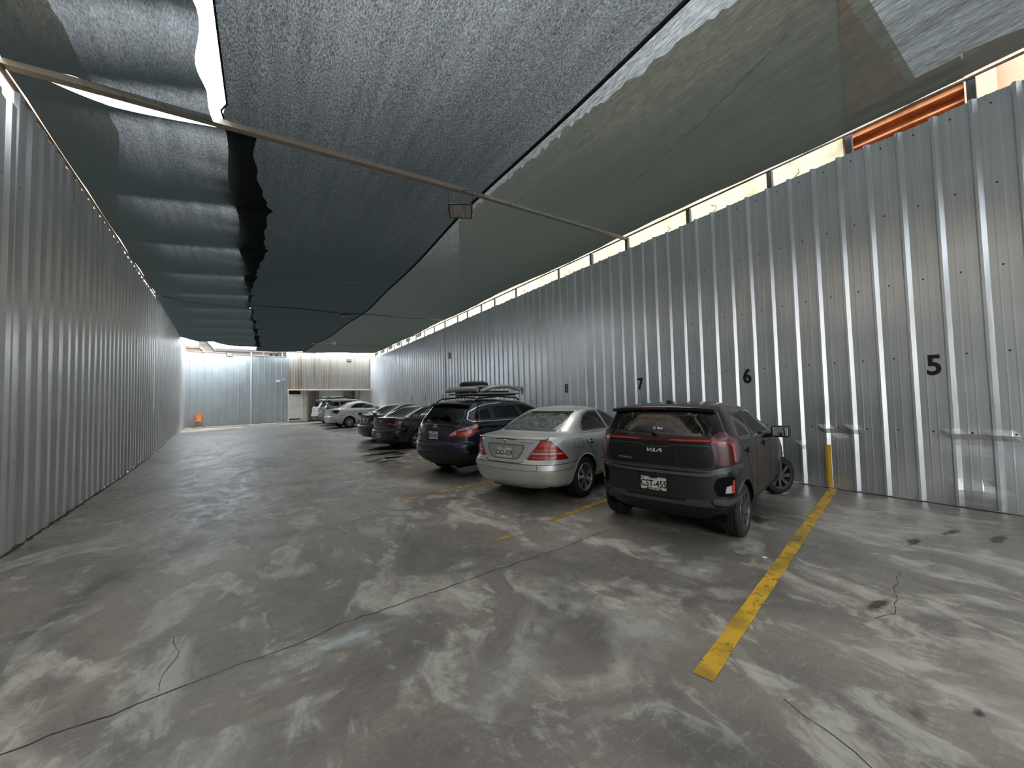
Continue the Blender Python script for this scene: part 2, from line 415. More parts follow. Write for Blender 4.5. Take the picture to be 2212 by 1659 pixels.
CLOTH = mat('seat_cloth', (.018, .018, .02), rough=.9, spec=.2)
LINER = (.02, .02, .021)
FRIT = mat('glass_frit', (.008, .008, .009), rough=.12, coat=.6)
UNDER = mat('underbody', (.008, .008, .008), rough=.95, spec=.05)

def star_rim(mb, style, r, x):
    """spokes in the plane x = const (outer face), pointing to +x"""
    if style == 'seven':
        for i in range(7):
            a = 2*PI*i/7+.2; c, s = math.cos(a), math.sin(a)
            def P(rr, w, xx): return Vector((xx, rr*c-w*s, rr*s+w*c))
            vs = [P(.05, -.024, x-.004), P(.05, .024, x-.004), P(r*.96, .034, x+.0), P(r*.96, -.034, x+.0), P(.05, 0, x+.012), P(r*.96, 0, x+.014),
                  P(.05, -.03, x-.05), P(.05, .03, x-.05), P(r*.96, .036, x-.05), P(r*.96, -.036, x-.05)]
            mb.add(vs, [(0, 4, 5, 3), (4, 1, 2, 5), (1, 7, 8, 2), (6, 0, 3, 9), (3, 5, 2, 8, 9)])
    else:
        n, w0, w1 = {'ten': (10, .012, .018), 'five': (5, .04, .055), 'swirl': (8, .022, .03), 'nine': (9, .018, .024)}[style]
        for i in range(n):
            a = 2*PI*i/n; sk = .35 if style == 'swirl' else 0
            def P(rr, w, xx, k=0):
                aa = a+sk*k; return Vector((xx, rr*math.cos(aa)-w*math.sin(aa), rr*math.sin(aa)+w*math.cos(aa)))
            vs = [P(.045, -w0, x-.006), P(.045, w0, x-.006), P(r*.97, w1, x, 1), P(r*.97, -w1, x, 1), P(.045, -w0, x-.05), P(.045, w0, x-.05), P(r*.97, w1, x-.05, 1), P(r*.97, -w1, x-.05, 1)]
            mb.add(vs, [(0, 1, 2, 3), (1, 5, 6, 2), (4, 0, 3, 7), (3, 2, 6, 7)])
def wheel(par, x, y, z, R, w, rr, style, rimm, steer=0., spin=0.):
    """tyre (with tread grooves) and its rim; built pointing to +x, turned for the left side"""
    sg = 1 if x > 0 else -1; h = w/2
    prof = [(-h*.9, rr-.012), (-h, rr+.02), (-h*1.03, (R+rr)/2), (-h*.97, R-.028), (-h*.84, R-.008), (-h*.66, R)]
    for g in (-.42, 0, .42): prof += [(h*g-.008, R), (h*g-.005, R-.008), (h*g+.005, R-.008), (h*g+.008, R)]
    prof += [(h*.66, R), (h*.84, R-.008), (h*.97, R-.028), (h*1.03, (R+rr)/2), (h, rr+.02), (h*.9, rr-.012)]
    t = MB().lathe(prof, 44).build('wheel', RUB, par, True)
    t.location = (x, y, z); t.rotation_euler = (spin, 0, (0 if sg > 0 else PI)+steer)
    r = MB(); r.lathe([(h*.93, rr+.006), (h*.99, rr+.002), (h*.97, rr-.012), (h*.75, rr-.02), (-h*.8, rr-.03)], 44)
    star_rim(r, style, rr-.008, h*.86); r.lathe([(h*.86, .0001), (h*.92, .026), (h*.86, .05), (h*.5, .055)], 20)
    for i in range(5):
        a = 2*PI*i/5; r.lathe([(h*.9, .0001), (h*.9, .008), (h*.7, .008)], 6, c=(0, .036*math.cos(a), .036*math.sin(a)))
    r.build('rim', rimm, t, True)
    b = MB(); b.lathe([(h*.25, .0001), (h*.25, rr*.66), (h*.1, rr*.66)], 28); b.lathe([(-h*.2, .0001), (-h*.2, rr)], 28); b.build('brake_disc', UNDER, t, True)
    return t
def plate(par, sh, z, txt, wid=.30, hgt=.15, y=None, x=0., tilt=0., frame=None, e=.012, small=True):
    P = sh.M('r', 1, x, z); yy = (P.y if y is None else y)-e
    Mx = Matrix.Translation((x, yy, z)) @ Matrix.Rotation(PI/2-tilt, 4, 'X')
    mb = MB(); mb.box(-wid/2, wid/2, -hgt/2, hgt/2, -.004, .002, Mx, bev=.0015); o = mb.build('license_plate', PLW, par)
    if frame:
        f = MB()
        for a in ((-wid/2-.006, wid/2+.006, -hgt/2-.008, -hgt/2+.004), (-wid/2-.006, wid/2+.006, hgt/2-.003, hgt/2+.008), (-wid/2-.008, -wid/2+.002, -hgt/2-.008, hgt/2+.008), (wid/2-.002, wid/2+.008, -hgt/2-.008, hgt/2+.008)):
            f.box(*a, -.006, .005, Mx)
        f.prism([(-wid*.30, -hgt/2+.001), (wid*.33, -hgt/2+.001), (wid*.28, -hgt/2+.022), (-wid*.25, -hgt/2+.022)], .002, .005, Mx)
        f.prism([(-wid*.18, hgt/2), (-wid*.14, hgt/2-.012), (wid*.14, hgt/2-.012), (wid*.18, hgt/2)], .002, .005, Mx)
        f.build('plate_frame', BLK, o)
        text_mesh('frame_lettering', frame, .020, WHT, o, Mx @ Matrix.Translation((.01, -hgt/2+.009, .0056)), 1.15, off=.0006)
    if not txt:                                            # too far off to read: a row of dark marks
        b = MB()
        for i in range(7):
            if i != 3: b.box(-wid*.40+i*wid*.125, -wid*.40+i*wid*.125+wid*.07, -hgt*.30, hgt*.22, .002, .003, Mx)
        b.build('plate_marks', mat('plate_mark_grey', (.10, .10, .10), rough=.6), o); return o
    text_mesh('plate_lettering', txt, hgt*.70, INK, o, Mx @ Matrix.Translation((0, -.008 if small else 0, .0024)), wid/.30*.80*(.15/hgt), off=.0022)
    if small:
        text_mesh('plate_lettering', 'PERU', .028, INK, o, Mx @ Matrix.Translation((0, hgt/2-.016, .0024)), 1.3, off=.0004)
        fl = MB(); fl.box(-wid/2+.008, -wid/2+.018, hgt/2-.03, hgt/2-.01, .002, .003, Mx); fl.box(-wid/2+.028, -wid/2+.038, hgt/2-.03, hgt/2-.01, .002, .003, Mx)
        fl.build('plate_flag', REDB, o)
    return o
def body(sh, m, par, holes, arches, cell=.045, wz=.0):
    """the painted shell; holes: (domain, polygon); arches: (y, z, R)"""
    n = len(sh.rows); ts = [0.0]
    for i in range(n-1):
        a, b = np.array(sh.rows[i]), np.array(sh.rows[i+1]); d = max(abs(b[0]-a[0]), abs(b[2]-a[2])*.7, abs(b[3]-a[3])*.25, abs(b[1]-a[1])); k = max(1, int(math.ceil(d/cell)))
        ts += [i+(j+1)/k for j in range(k)]
    L = max(r[3]-r[4]-r[2]-r[6] for r in sh.rows); n3 = int(L/cell)
    tau = list(np.linspace(0, 1, 15)) + list(np.linspace(1, 2, 11))[1:] + list(np.linspace(2, 3, n3))[1:] + list(np.linspace(3, 4, 9))[1:] + list(np.linspace(4, 5, 9))[1:]
    V = []; rings = []; full = [(t, 1) for t in tau] + [(t, -1) for t in tau[-2:0:-1]]; NT = len(full)
    for t in ts:
        r = sh.f(t); z = r[0]; rr = list(r[1:])
        for (u, sg) in full: x, y = sh.xy(rr, u); V.append([x*sg, y, z])
    r = list(sh.f(n-1)); ym = (r[2]+r[3])/2; ncap = 7
    for c in range(1, ncap+1):
        k = 1-c/ncap; k = max(k, .03); z = r[0]+sh.crown*(1-k*k)
        for (u, sg) in full: x, y = sh.xy(r[1:], u); V.append([x*sg*k, ym+(y-ym)*k, z])
    NR = len(ts)+ncap; V = np.array(V); F = []
    dead_arch = set()
    for i in range(NR-1):
        for j in range(NT):
            j2 = (j+1) % NT; q = (i*NT+j, i*NT+j2, (i+1)*NT+j2, (i+1)*NT+j); c = V[list(q)].mean(0); u = (full[j][0]+full[j2][0])/2; kill = False
            if i < len(ts)-1:
                for k, pg in holes:
                    if (k == 's' and 1.1 < u < 4.2 and inside(c[1], c[2], pg)) or (k == 'r' and u < 1.9 and inside(c[0], c[2], pg)) or (k == 'f' and u > 3.2 and inside(c[0], c[2], pg)): kill = True
                if 1.05 < u < 4.6:
                    for (ya, za, Ra) in arches:
                        if (c[1]-ya)**2+(c[2]-za)**2 < Ra*Ra: kill = True
            if not kill: F.append(q)
    used = set(v for f in F for v in f)
    for v in used:                                        # pull the ragged rim of each arch onto its circle
        if v < len(ts)*NT and 1.05 < full[v % NT][0] < 4.6:
            for (ya, za, Ra) in arches:
                d = math.hypot(V[v][1]-ya, V[v][2]-za)
                if 1e-3 < d < Ra:
                    y, z = ya+(V[v][1]-ya)/d*Ra, za+(V[v][2]-za)/d*Ra
                    if z > sh.rows[0][0]: P = sh.M('s', 1 if V[v][0] > 0 else -1, y, z); V[v] = P
    F.append(tuple(((NR-1)*NT+j) for j in range(NT)))
    idx = {}; VV = []; FF = []
    for f in F:
        g = []
        for v in f:
            if v not in idx: idx[v] = len(VV); VV.append(V[v])
            g.append(idx[v])
        FF.append(g)
    o = mesh('body', VV, FF, m, par, True)
    bm = bmesh.new(); bm.from_mesh(o.data); bmesh.ops.recalc_face_normals(bm, faces=bm.faces[:]); bm.to_mesh(o.data); bm.free()
    # outward test
    s = sum(p.normal.x*p.center.x for p in o.data.polygons)
    if s < 0: o.data.flip_normals()
    try: o.data.set_sharp_from_angle(angle=math.radians(34))
    except Exception: pass
    return o
def window(sh, name, k, poly, gm, par, sg=1, fr=.03, e=.003, rad=.03, st=.07):
    A = dens(rounded(poly, rad), .04); I = inset(A, fr)
    o = patch(sh, name, k, I, gm, par, e-.001, st, sg, rim=.002); band(sh, 'glass_border', k, A, I, FRIT, o, e, sg, True, .008); return o
def build_car(S, loc, heading, z0=0.):
    """heading: degrees clockwise from +Y"""
    root = empty(S['name'], (loc[0], loc[1], z0), -math.radians(heading)); tag(root, S['label'], S['cat'], None)
    sh = Shell(S['rows'], S['crown']); R = S['R']; wb = S['wb']; Ra = R+S.get('archgap', .045); arches = [(0, R, Ra), (wb, R, Ra)]
    holes = []; far = S.get('far', False); cell = .06 if far else .042
    for k, pg in S['wins']: holes.append((k, inset(rounded(pg, .03), .018)))
    bd = body(sh, S['paint'], root, holes, arches, cell)
    for k, pg in S['wins']:
        gm = S['glass'].get(k, S['glass']['s']) if isinstance(S['glass'], dict) else S['glass']
        nm = {'s': 'side_window', 'r': 'rear_window', 'f': 'windscreen'}[k]
        for sg in ((1, -1) if k == 's' else (1,)): window(sh, nm, k, pg, gm, root, sg)
    # arches: rolled lip and wheel housing
    for (ya, za, r) in arches:
        for sg in (1, -1):
            zb = sh.rows[0][0]+.01; a0 = math.asin(max(-1, min(1, (zb-za)/r))); A = circ(ya, za, r, 30, a0, PI-a0); B = circ(ya, za, r+S.get('lip', .03), 30, a0, PI-a0)
            B = [(p[0], max(p[1], zb)) for p in B]
            band(sh, 'wheel_arch', 's', A, B, S.get('archmat', S['paint']), root, .010, sg, False, .03, eB=.002)
            mb = MB(); xo = sh.M('s', 1, ya, za+.1).x-.01; xi = xo-.36; vs = []
            for (px, pz) in circ(ya, za, r-.004, 20, a0, PI-a0): vs += [((sh.M('s', 1, px, max(pz, zb+.02)).x-.014)*sg, px, pz), (xi*sg, px, pz)]
            fs = [(2*i, 2*i+1, 2*i+3, 2*i+2) for i in range(20)]; mb.add(vs, fs)
            mb.add([(xi*sg, ya-r, zb), (xi*sg, ya+r, zb), (xi*sg, ya+r, za+r), (xi*sg, ya-r, za+r)], [(0, 1, 2, 3)])
            mb.build('wheel_housing', UNDER, root)
    # floor pan, cabin
    r0 = sh.row(sh.rows[0][0]); f = MB(); zb = sh.rows[0][0]; w = r0[0]
    f.box(-w+.30, w-.30, r0[1]+.05, r0[2]-.1, zb-.02, zb+.06); f.box(-w+.02, w-.02, r0[1]+.12, -Ra-.02, zb, zb+.05); f.box(-w+.02, w-.02, Ra+.02, wb-Ra-.02, zb, zb+.05); f.box(-w+.02, w-.02, wb+Ra+.02, r0[2]-.3, zb, zb+.05)
    f.box(-.5, .5, -.12, .12, R-.07, R+.03); f.tube([(.35, -.1, zb-.04), (.38, r0[1]+.12, zb-.03)], .045, 10)
    f.build('underbody', UNDER, root)
    if not far or S.get('seats'):
        c = MB(); sy = S.get('seaty', wb*.52)
        for sx in (-.36, .36):
            c.box(sx-.24, sx+.24, sy-.05, sy+.45, .45, .62, bev=.05); c.box(sx-.23, sx+.23, sy-.20, sy-.05, .55, 1.08, bev=.05); c.box(sx-.13, sx+.13, sy-.22, sy-.12, 1.12, 1.30, bev=.04)
            c.tube([(sx, sy-.16, 1.02), (sx, sy-.17, 1.16)], .02, 6)
        by = S.get('benchy', .15); c.box(-.58, .58, by, by+.45, .42, .60, bev=.05); c.box(-.58, .58, by-.14, by, .5, 1.02, bev=.05)
        for sx in (-.38, .38): c.box(sx-.12, sx+.12, by-.14, by-.06, 1.03, 1.15, bev=.03)
        c.build('seats', CLOTH, root, True)
        d = MB(); yd = S.get('dashy', wb*.80); d.box(-.62, .62, yd-.2, yd+.3, .6, .98, bev=.06); d.tube([(-.36+.17*math.cos(t), yd-.27+.05*math.sin(t), .93+.17*math.sin(t)) for t in np.linspace(0, 2*PI, 24)[:-1]], .013, 6, True)
        d.build('dashboard', CLOTH, root, True)
    # wheels
    t = S.get('track', sh.W0-.012); tw = S.get('tw', .19)
    for (sx, yy, st) in ((1, 0, 0), (-1, 0, 0), (1, wb, S.get('steer', 0)), (-1, wb, S.get('steer', 0))):
        wheel(root, sx*(t-tw/2-.008), yy, R, R, tw, S['rr'], S['rim'], S['rimm'], st, spin=.4*yy+.2)
    # doors
    for sg in (1, -1):
        for pl in S['seams']: stroke(sh, 'panel_seam', 's', pl, .008, GAP, root, .0012, sg)
        for (yy, zz) in S['handles']:
            patch(sh, 'door_handle', 's', rounded([(yy-.085, zz-.013), (yy+.085, zz-.01), (yy+.085, zz+.014), (yy-.085, zz+.012)], .012), S.get('handlem', S['paint']), root, .03, .05, sg, rim=.022)
            patch(sh, 'handle_recess', 's', circ(yy+.01, zz-.004, .04, 14), GAP, root, .0018, .05, sg, rim=.002)
        my, mz = S['mirror']; P = sh.M('s', sg, my, mz); mb = MB()
        mb.box(P.x+sg*.05 if sg > 0 else P.x-.26, P.x+.26 if sg > 0 else P.x-.05, my-.06, my+.07, mz-.02, mz+.13, bev=.035); mb.beam((P.x-sg*.03, my+.05, mz-.02), (P.x+sg*.12, my+.01, mz+.02), .07, .05)
        mo = mb.build('door_mirror', S.get('mirrorm', S['paint']), root, True)
        x0, x1 = sorted((P.x+sg*.075, P.x+sg*.24)); g = MB(); g.box(x0, x1, my-.063, my-.058, mz+.002, mz+.11, bev=.002); g.build('mirror_glass', mat('mirror_glass', (.7, .72, .75), met=1, rough=.03), mo)
    return root, sh
def paint(name, col, met=.3, rough=.22, coat=1., dust=None):
    return mat(name, col, met=met, rough=rough, coat=coat, spec=.3, inner=LINER, noise=((3.5, 3.5, 5), dust, .45, .8) if dust else None)
P_BLACK = paint('paint_black', (.005, .005, .005), .0, .3, .35, (.007, .0066, .006))
P_SILVER = paint('paint_silver', (.60, .61, .605), .5, .34, .6, (.52, .525, .51))
P_NAVY = paint('paint_navy', (.010, .015, .038), .5, .25, 1, (.016, .020, .035))
P_BLACK2 = paint('paint_black_dusty', (.018, .018, .019), .3, .3, .9, (.04, .04, .038))
P_GREYBLK = paint('paint_charcoal', (.035, .036, .037), .4, .32, .8, (.06, .06, .055))
P_WHITE = paint('paint_white', (.86, .87, .87), 0, .3, .8, (.78, .79, .77))
P_GREY = paint('paint_grey', (.20, .21, .22), .5, .35, .7, (.27, .27, .26))
G_DARK = glass_mat('glass_privacy', (.035, .038, .04)); G_TINT = glass_mat('glass_tinted', (.34, .42, .41)); G_MID = glass_mat('glass_smoked', (.10, .115, .12))
G_DUSTY = glass_mat('glass_dusty', (.30, .36, .34), .55); G_BLK = glass_mat('glass_privacy_dusty', (.04, .045, .045), .10)

def rows_hatch_small():
    return [(.22, .70, -.40, 2.92, .5, 3, .9, 2.6), (.29, .755, -.48, 3.0, .5, 3, .9, 2.6), (.38, .785, -.53, 3.06, .5, 3.1, .9, 2.6), (.46, .79, -.545, 3.07, .5, 3.2, .9, 2.6), (.62, .795, -.54, 3.06, .5, 3.2, .9, 2.6),
            (.70, .798, -.535, 3.04, .5, 3.2, .9, 2.6), (.745, .80, -.53, 3.0, .5, 3.2, .9, 2.6), (.76, .80, -.505, 2.97, .48, 3.3, .9, 2.6), (.85, .80, -.50, 2.85, .46, 3.4, .9, 2.6), (.93, .797, -.495, 2.5, .46, 3.4, .8, 2.6), (1.0, .79, -.49, 2.0, .46, 3.4, .6, 3),
            (1.06, .775, -.485, 1.88, .46, 3.4, .5, 3), (1.12, .745, -.465, 1.76, .40, 3.4, .5, 3), (1.22, .70, -.43, 1.56, .34, 3.3, .5, 3), (1.32, .655, -.395, 1.34, .32, 3.2, .5, 3), (1.385, .62, -.37, 1.16, .32, 3.2, .5, 3), (1.42, .585, -.335, 1.0, .32, 3.1, .5, 3), (1.435, .555, -.30, .88, .32, 3.1, .5, 3)]
KIA = dict(name='hatchback_car', cat='car', label='glossy black hatchback at the near end of the row, plate CST-455', R=.29, wb=2.4, rr=.205, rows=rows_hatch_small(), crown=.05,
    paint=P_BLACK, glass=dict(s=G_DARK, r=G_BLK, f=G_MID), wins=[('s', [(-.10, 1.065), (.06, 1.29), (.20, 1.36), (.56, 1.378), (.43, 1.05)]), ('s', [(.49, 1.05), (.63, 1.378), (.92, 1.355), (1.22, 1.25), (1.58, 1.035)]), ('r', [(-.60, 1.115), (.60, 1.115), (.625, 1.17), (.55, 1.375), (-.55, 1.375), (-.625, 1.17)]), ('f', [(-.6, 1.06), (.6, 1.06), (.5, 1.37), (-.5, 1.37)])],
    rim='swirl', rimm=DARKRIM, steer=-.55, tw=.185, seams=[[(-.17, 1.07), (-.05, .98), (.13, .86), (.30, .62), (.36, .40), (.45, .34), (1.35, .34)], [(.57, 1.02), (.60, .85), (.56, .34)], [(1.40, .34), (1.42, .80), (1.36, 1.0)], [(1.55, 1.0), (2.1, .95), (2.6, .82)]],
    handles=[(.16, .93), (1.02, .93)], mirror=(1.28, 1.0), mirrorm=BLK, archmat=P_BLACK)
def detail_kia(root, sh):
    sp = MB()
    for i in range(25):                                    # roof spoiler following the tailgate's top edge
        pass
    n = 26; V = []
    for i in range(n):
        x = -.60+1.20*i/(n-1); q = abs(x)/.60; yb = -.43+.10*q**3.5; zt = 1.448-.03*q**2.5
        yin = yb+.20+.02*q
        V += [(x, yin, zt+.012), (x, yb+.02, zt-.002), (x, yb, zt-.016), (x, yb+.015, zt-.05-.0*q), (x, yin-.04, zt-.055)]
    F = []
    for i in range(n-1):
        for k in range(5): F.append((i*5+k, i*5+(k+1) % 5, (i+1)*5+(k+1) % 5, (i+1)*5+k))
    F += [(0, 1, 2, 3, 4), tuple((n-1)*5+k for k in (4, 3, 2, 1, 0))]
    sp.add(V, F); so_ = sp.build('roof_spoiler', P_BLACK, root, True)
    st = MB(); st.box(-.13, .13, -.434, -.425, 1.405, 1.425, bev=.003); st.build('brake_lamp', REDD, so_)
    an = MB(); an.box(-.025, .025, -.03, .06, 1.478, 1.50, bev=.008); an.lathe([(0, .034), (.012, .032), (.03, .001)], 14, 'z', (0, 0, 1.475)); an.build('roof_aerial', BLK, root, True)
    patch(sh, 'lamp_bar', 'r', [(-.60, 1.052), (.60, 1.052), (.60, 1.098), (-.60, 1.098)], REDD, root, .006)
    for sg in (1, -1):
        patch(sh, 'bar_lens', 'r', [(.16, 1.060), (.60, 1.060), (.60, 1.076), (.20, 1.076)], REDB, root, .008, sg=sg, rim=.003)
        t = patch(sh, 'tail_light', 'p', rounded([(.585, 1.055), (.60, 1.10), (.68, 1.155), (.80, 1.15), (.94, 1.05), (.93, .93), (.83, .85), (.70, .815), (.62, .815), (.60, .90)], .03), REDD, root, .012, .05, sg)
        patch(sh, 'lamp_lens', 'p', [(.60, 1.060), (.75, 1.060), (.79, 1.02), (.80, .86), (.775, .85), (.765, 1.0), (.74, 1.042), (.60, 1.045)], REDB, t, .016, .04, sg, rim=.006)
        patch(sh, 'lamp_chrome', 'p', [(.735, 1.14), (.775, 1.085), (.782, 1.088), (.745, 1.142)], PINK, t, .016, .04, sg, rim=.004)
        patch(sh, 'bumper_recess', 'p', rounded([(.64, .50), (.78, .50), (.80, .56), (.80, .70), (.72, .705), (.64, .69), (.60, .60)], .02), BLKM, root, .006, .06, sg)
        patch(sh, 'reflector', 'p', [(.755, .535), (.785, .54), (.79, .66), (.765, .67)], REDB, root, .011, .05, sg)
        patch(sh, 'reversing_lamp', 'p', [(.69, .535), (.752, .535), (.752, .615), (.70, .60)], CLR, root, .010, .05, sg)
        patch(sh, 'bumper_trim', 'p', rounded([(.60, .425), (.72, .40), (.90, .47), (.90, .50), (.76, .475), (.60, .475)], .02), SATIN, root, .010, .06, sg)
    patch(sh, 'tailgate_panel', 'p', rounded([(-.60, .80), (-.53, .77), (.53, .77), (.60, .80), (.605, .97), (.56, 1.015), (.20, 1.015), (.11, .985), (-.11, .985), (-.20, 1.015), (-.56, 1.015), (-.605, .97)], .02), P_BLACK, root, .004, .06)
    stroke(sh, 'panel_seam', 'p', rounded([(-.60, .80), (-.53, .77), (.53, .77), (.60, .80), (.605, .97), (.56, 1.015), (.20, 1.015), (.11, .985), (-.11, .985), (-.20, 1.015), (-.56, 1.015), (-.605, .97)], .02), .010, SATIN, root, .0045, closed=True)
    tp = [(-.98, .80), (-.80, .80), (-.66, .765), (-.53, .725), (.53, .725), (.66, .765), (.80, .80), (.98, .80)]
    A, B = offs(dens(tp, .05, False), .055, False); band(sh, 'bumper_trim', 'p', A, B, SATIN, root, .008, 1, False, .01)
    patch(sh, 'bumper_insert', 'p', rounded([(-.62, .44), (.62, .44), (.60, .68), (-.60, .68)], .02), BLK, root, .003, .07)
    patch(sh, 'bumper_trim', 'p', rounded([(-.62, .385), (.62, .385), (.56, .455), (.36, .455), (.33, .425), (-.33, .425), (-.36, .455), (-.56, .455)], .01), SATIN, root, .012, .06)
    patch(sh, 'bumper_skirt', 'p', [(-1.0, .24), (1.0, .24), (1.0, .385), (-1.0, .385)], BLK, root, .004, .08)
    for sg in (1, -1): stroke(sh, 'window_trim', 's', [(.045, 1.31), (-.115, 1.075)], .012, CHR, root, .004, sg)
    for sg in (1, -1): stroke(sh, 'window_trim', 's', [(-.26, 1.085), (-.12, 1.045), (.1, 1.035), (1.5, 1.02)], .012, BLK, root, .004, sg)
    plate(root, sh, .575, 'CST-455', frame='AUTOLAND', e=.014)
    P = sh.M('r', 1, 0, .945); Mx = Matrix.Translation((0, P.y-.0065, .945)) @ Matrix.Rotation(PI/2, 4, 'X')
    k = MB()                                              # the slanted joined letters of the tailgate badge
    for pg in ([(-.085, -.02), (-.070, -.02), (-.070, .02), (-.085, .02)], [(-.070, -.004), (-.035, .02), (-.018, .02), (-.058, -.010)], [(-.052, -.002), (-.020, -.02), (-.036, -.02), (-.063, -.006)], [(-.028, -.020), (-.006, .02), (-.006, .02), (-.012, -.02)],
               [(-.008, -.02), (.006, -.02), (.006, .02), (-.008, .02)], [(.006, -.02), (.024, -.02), (.068, .012), (.068, .02), (.060, .02)], [(.066, -.02), (.082, -.02), (.082, .02), (.066, .02)]): k.prism(pg, 0, .003, Mx)
    k.build('emblem', WHT, root)
    P = sh.M('r', 1, -.36, .835); text_mesh('model_lettering', 'PICANTO', .034, SILV, root, Matrix.Translation((-.36, P.y-.010, .835)) @ Matrix.Rotation(-.10, 4, 'Z') @ Matrix.Rotation(PI/2, 4, 'X'), 1.25, off=.0006)
    P = sh.M('r', 1, .02, 1.185); Mx = Matrix.Translation((.03, P.y-.012, 1.19)) @ Matrix.Rotation(PI/2-.33, 4, 'X')
    text_mesh('window_sticker', 'Shel', .036, WHT, root, Mx @ Matrix.Translation((.025, 0, 0)), 1.1, off=.0015)
    g = MB(); g.lathe([(0, .010), (.001, .015), (0, .017)], 16, 'z'); o = g.build('window_sticker', WHT, root); o.matrix_local = Mx @ Matrix.Translation((-.040, 0, 0))
    stroke(sh, 'heater_line', 'p', rounded([(-.50, 1.135), (.50, 1.135), (.56, 1.20), (.50, 1.335), (-.50, 1.335), (-.56, 1.20)], .06), .004, mat('glass_print', (.10, .13, .13), rough=.5), root, .004, closed=True)
    w = MB(); w.tube([(0, -.49, 1.12), (-.02, -.475, 1.14), (-.35, -.455, 1.15)], .006, 6); w.lathe([(-.03, .02), (0, .018)], 12, 'y', (0, -.47, 1.12)); w.build('rear_wiper', BLK, root)

MERC = dict(name='sedan_car', cat='car', label='silver sedan parked between the black hatchback and the navy SUV, plate C6D-329', R=.315, wb=2.715, rr=.215, crown=.042,
    rows=[(.22, .70, -.84, 3.35, .62, 2.8, .9, 2.5), (.27, .78, -.93, 3.42, .62, 2.9, .9, 2.5), (.33, .82, -.985, 3.48, .62, 3, .9, 2.5), (.44, .85, -1.025, 3.5, .62, 3, .9, 2.5), (.50, .862, -1.038, 3.51, .62, 3, .9, 2.5), (.575, .864, -1.040, 3.51, .62, 3, .9, 2.5), (.60, .862, -1.030, 3.48, .62, 3, .9, 2.5),
          (.64, .861, -1.0, 3.45, .6, 3, .9, 2.5), (.68, .860, -.975, 3.42, .6, 2.9, .9, 2.5), (.80, .857, -.965, 3.3, .6, 2.9, .9, 2.5), (.88, .848, -.955, 3.0, .6, 2.9, .9, 2.5), (.945, .825, -.945, 2.6, .6, 2.9, .8, 2.6), (.968, .80, -.93, 2.4, .58, 2.9, .7, 2.8), (.985, .785, -.88, 2.2, .55, 3, .5, 3),
          (1.005, .765, -.62, 2.02, .45, 3.2, .5, 3), (1.03, .748, -.42, 1.95, .36, 3.1, .5, 3), (1.10, .715, -.27, 1.82, .28, 3, .5, 3), (1.19, .675, -.09, 1.62, .25, 3, .5, 3), (1.28, .63, .10, 1.40, .25, 3, .5, 3), (1.345, .59, .26, 1.18, .25, 3, .5, 3), (1.372, .56, .40, 1.04, .38, 3, .45, 3), (1.386, .53, .50, .95, .38, 3, .4, 3)],
    paint=P_SILVER, glass=dict(s=G_TINT, r=G_DUSTY, f=G_TINT), wins=[('s', [(.08, 1.02), (.13, 1.15), (.30, 1.27), (.52, 1.325), (.80, 1.33), (.92, 1.012)]), ('s', [(.98, 1.01), (.86, 1.33), (1.05, 1.30), (1.32, 1.20), (1.74, 1.0)]), ('r', [(-.60, 1.035), (.60, 1.035), (.56, 1.16), (.47, 1.335), (-.47, 1.335), (-.56, 1.16)]), ('f', [(-.62, 1.045), (.62, 1.045), (.48, 1.34), (-.48, 1.34)])],
    rim='seven', rimm=SILV, tw=.205, seams=[[(-.02, 1.0), (.06, .88), (.22, .72), (.33, .60), (.42, .40), (.45, .32), (.80, .32)], [(.95, .99), (.93, .80), (.88, .32)], [(.80, .32), (1.95, .32), (1.98, .7), (1.90, .97)], [(.44, .55), (2.2, .56)]],
    handles=[(.20, .86), (1.10, .86)], mirror=(1.52, .97), lip=.018, benchy=.35, seaty=1.35)
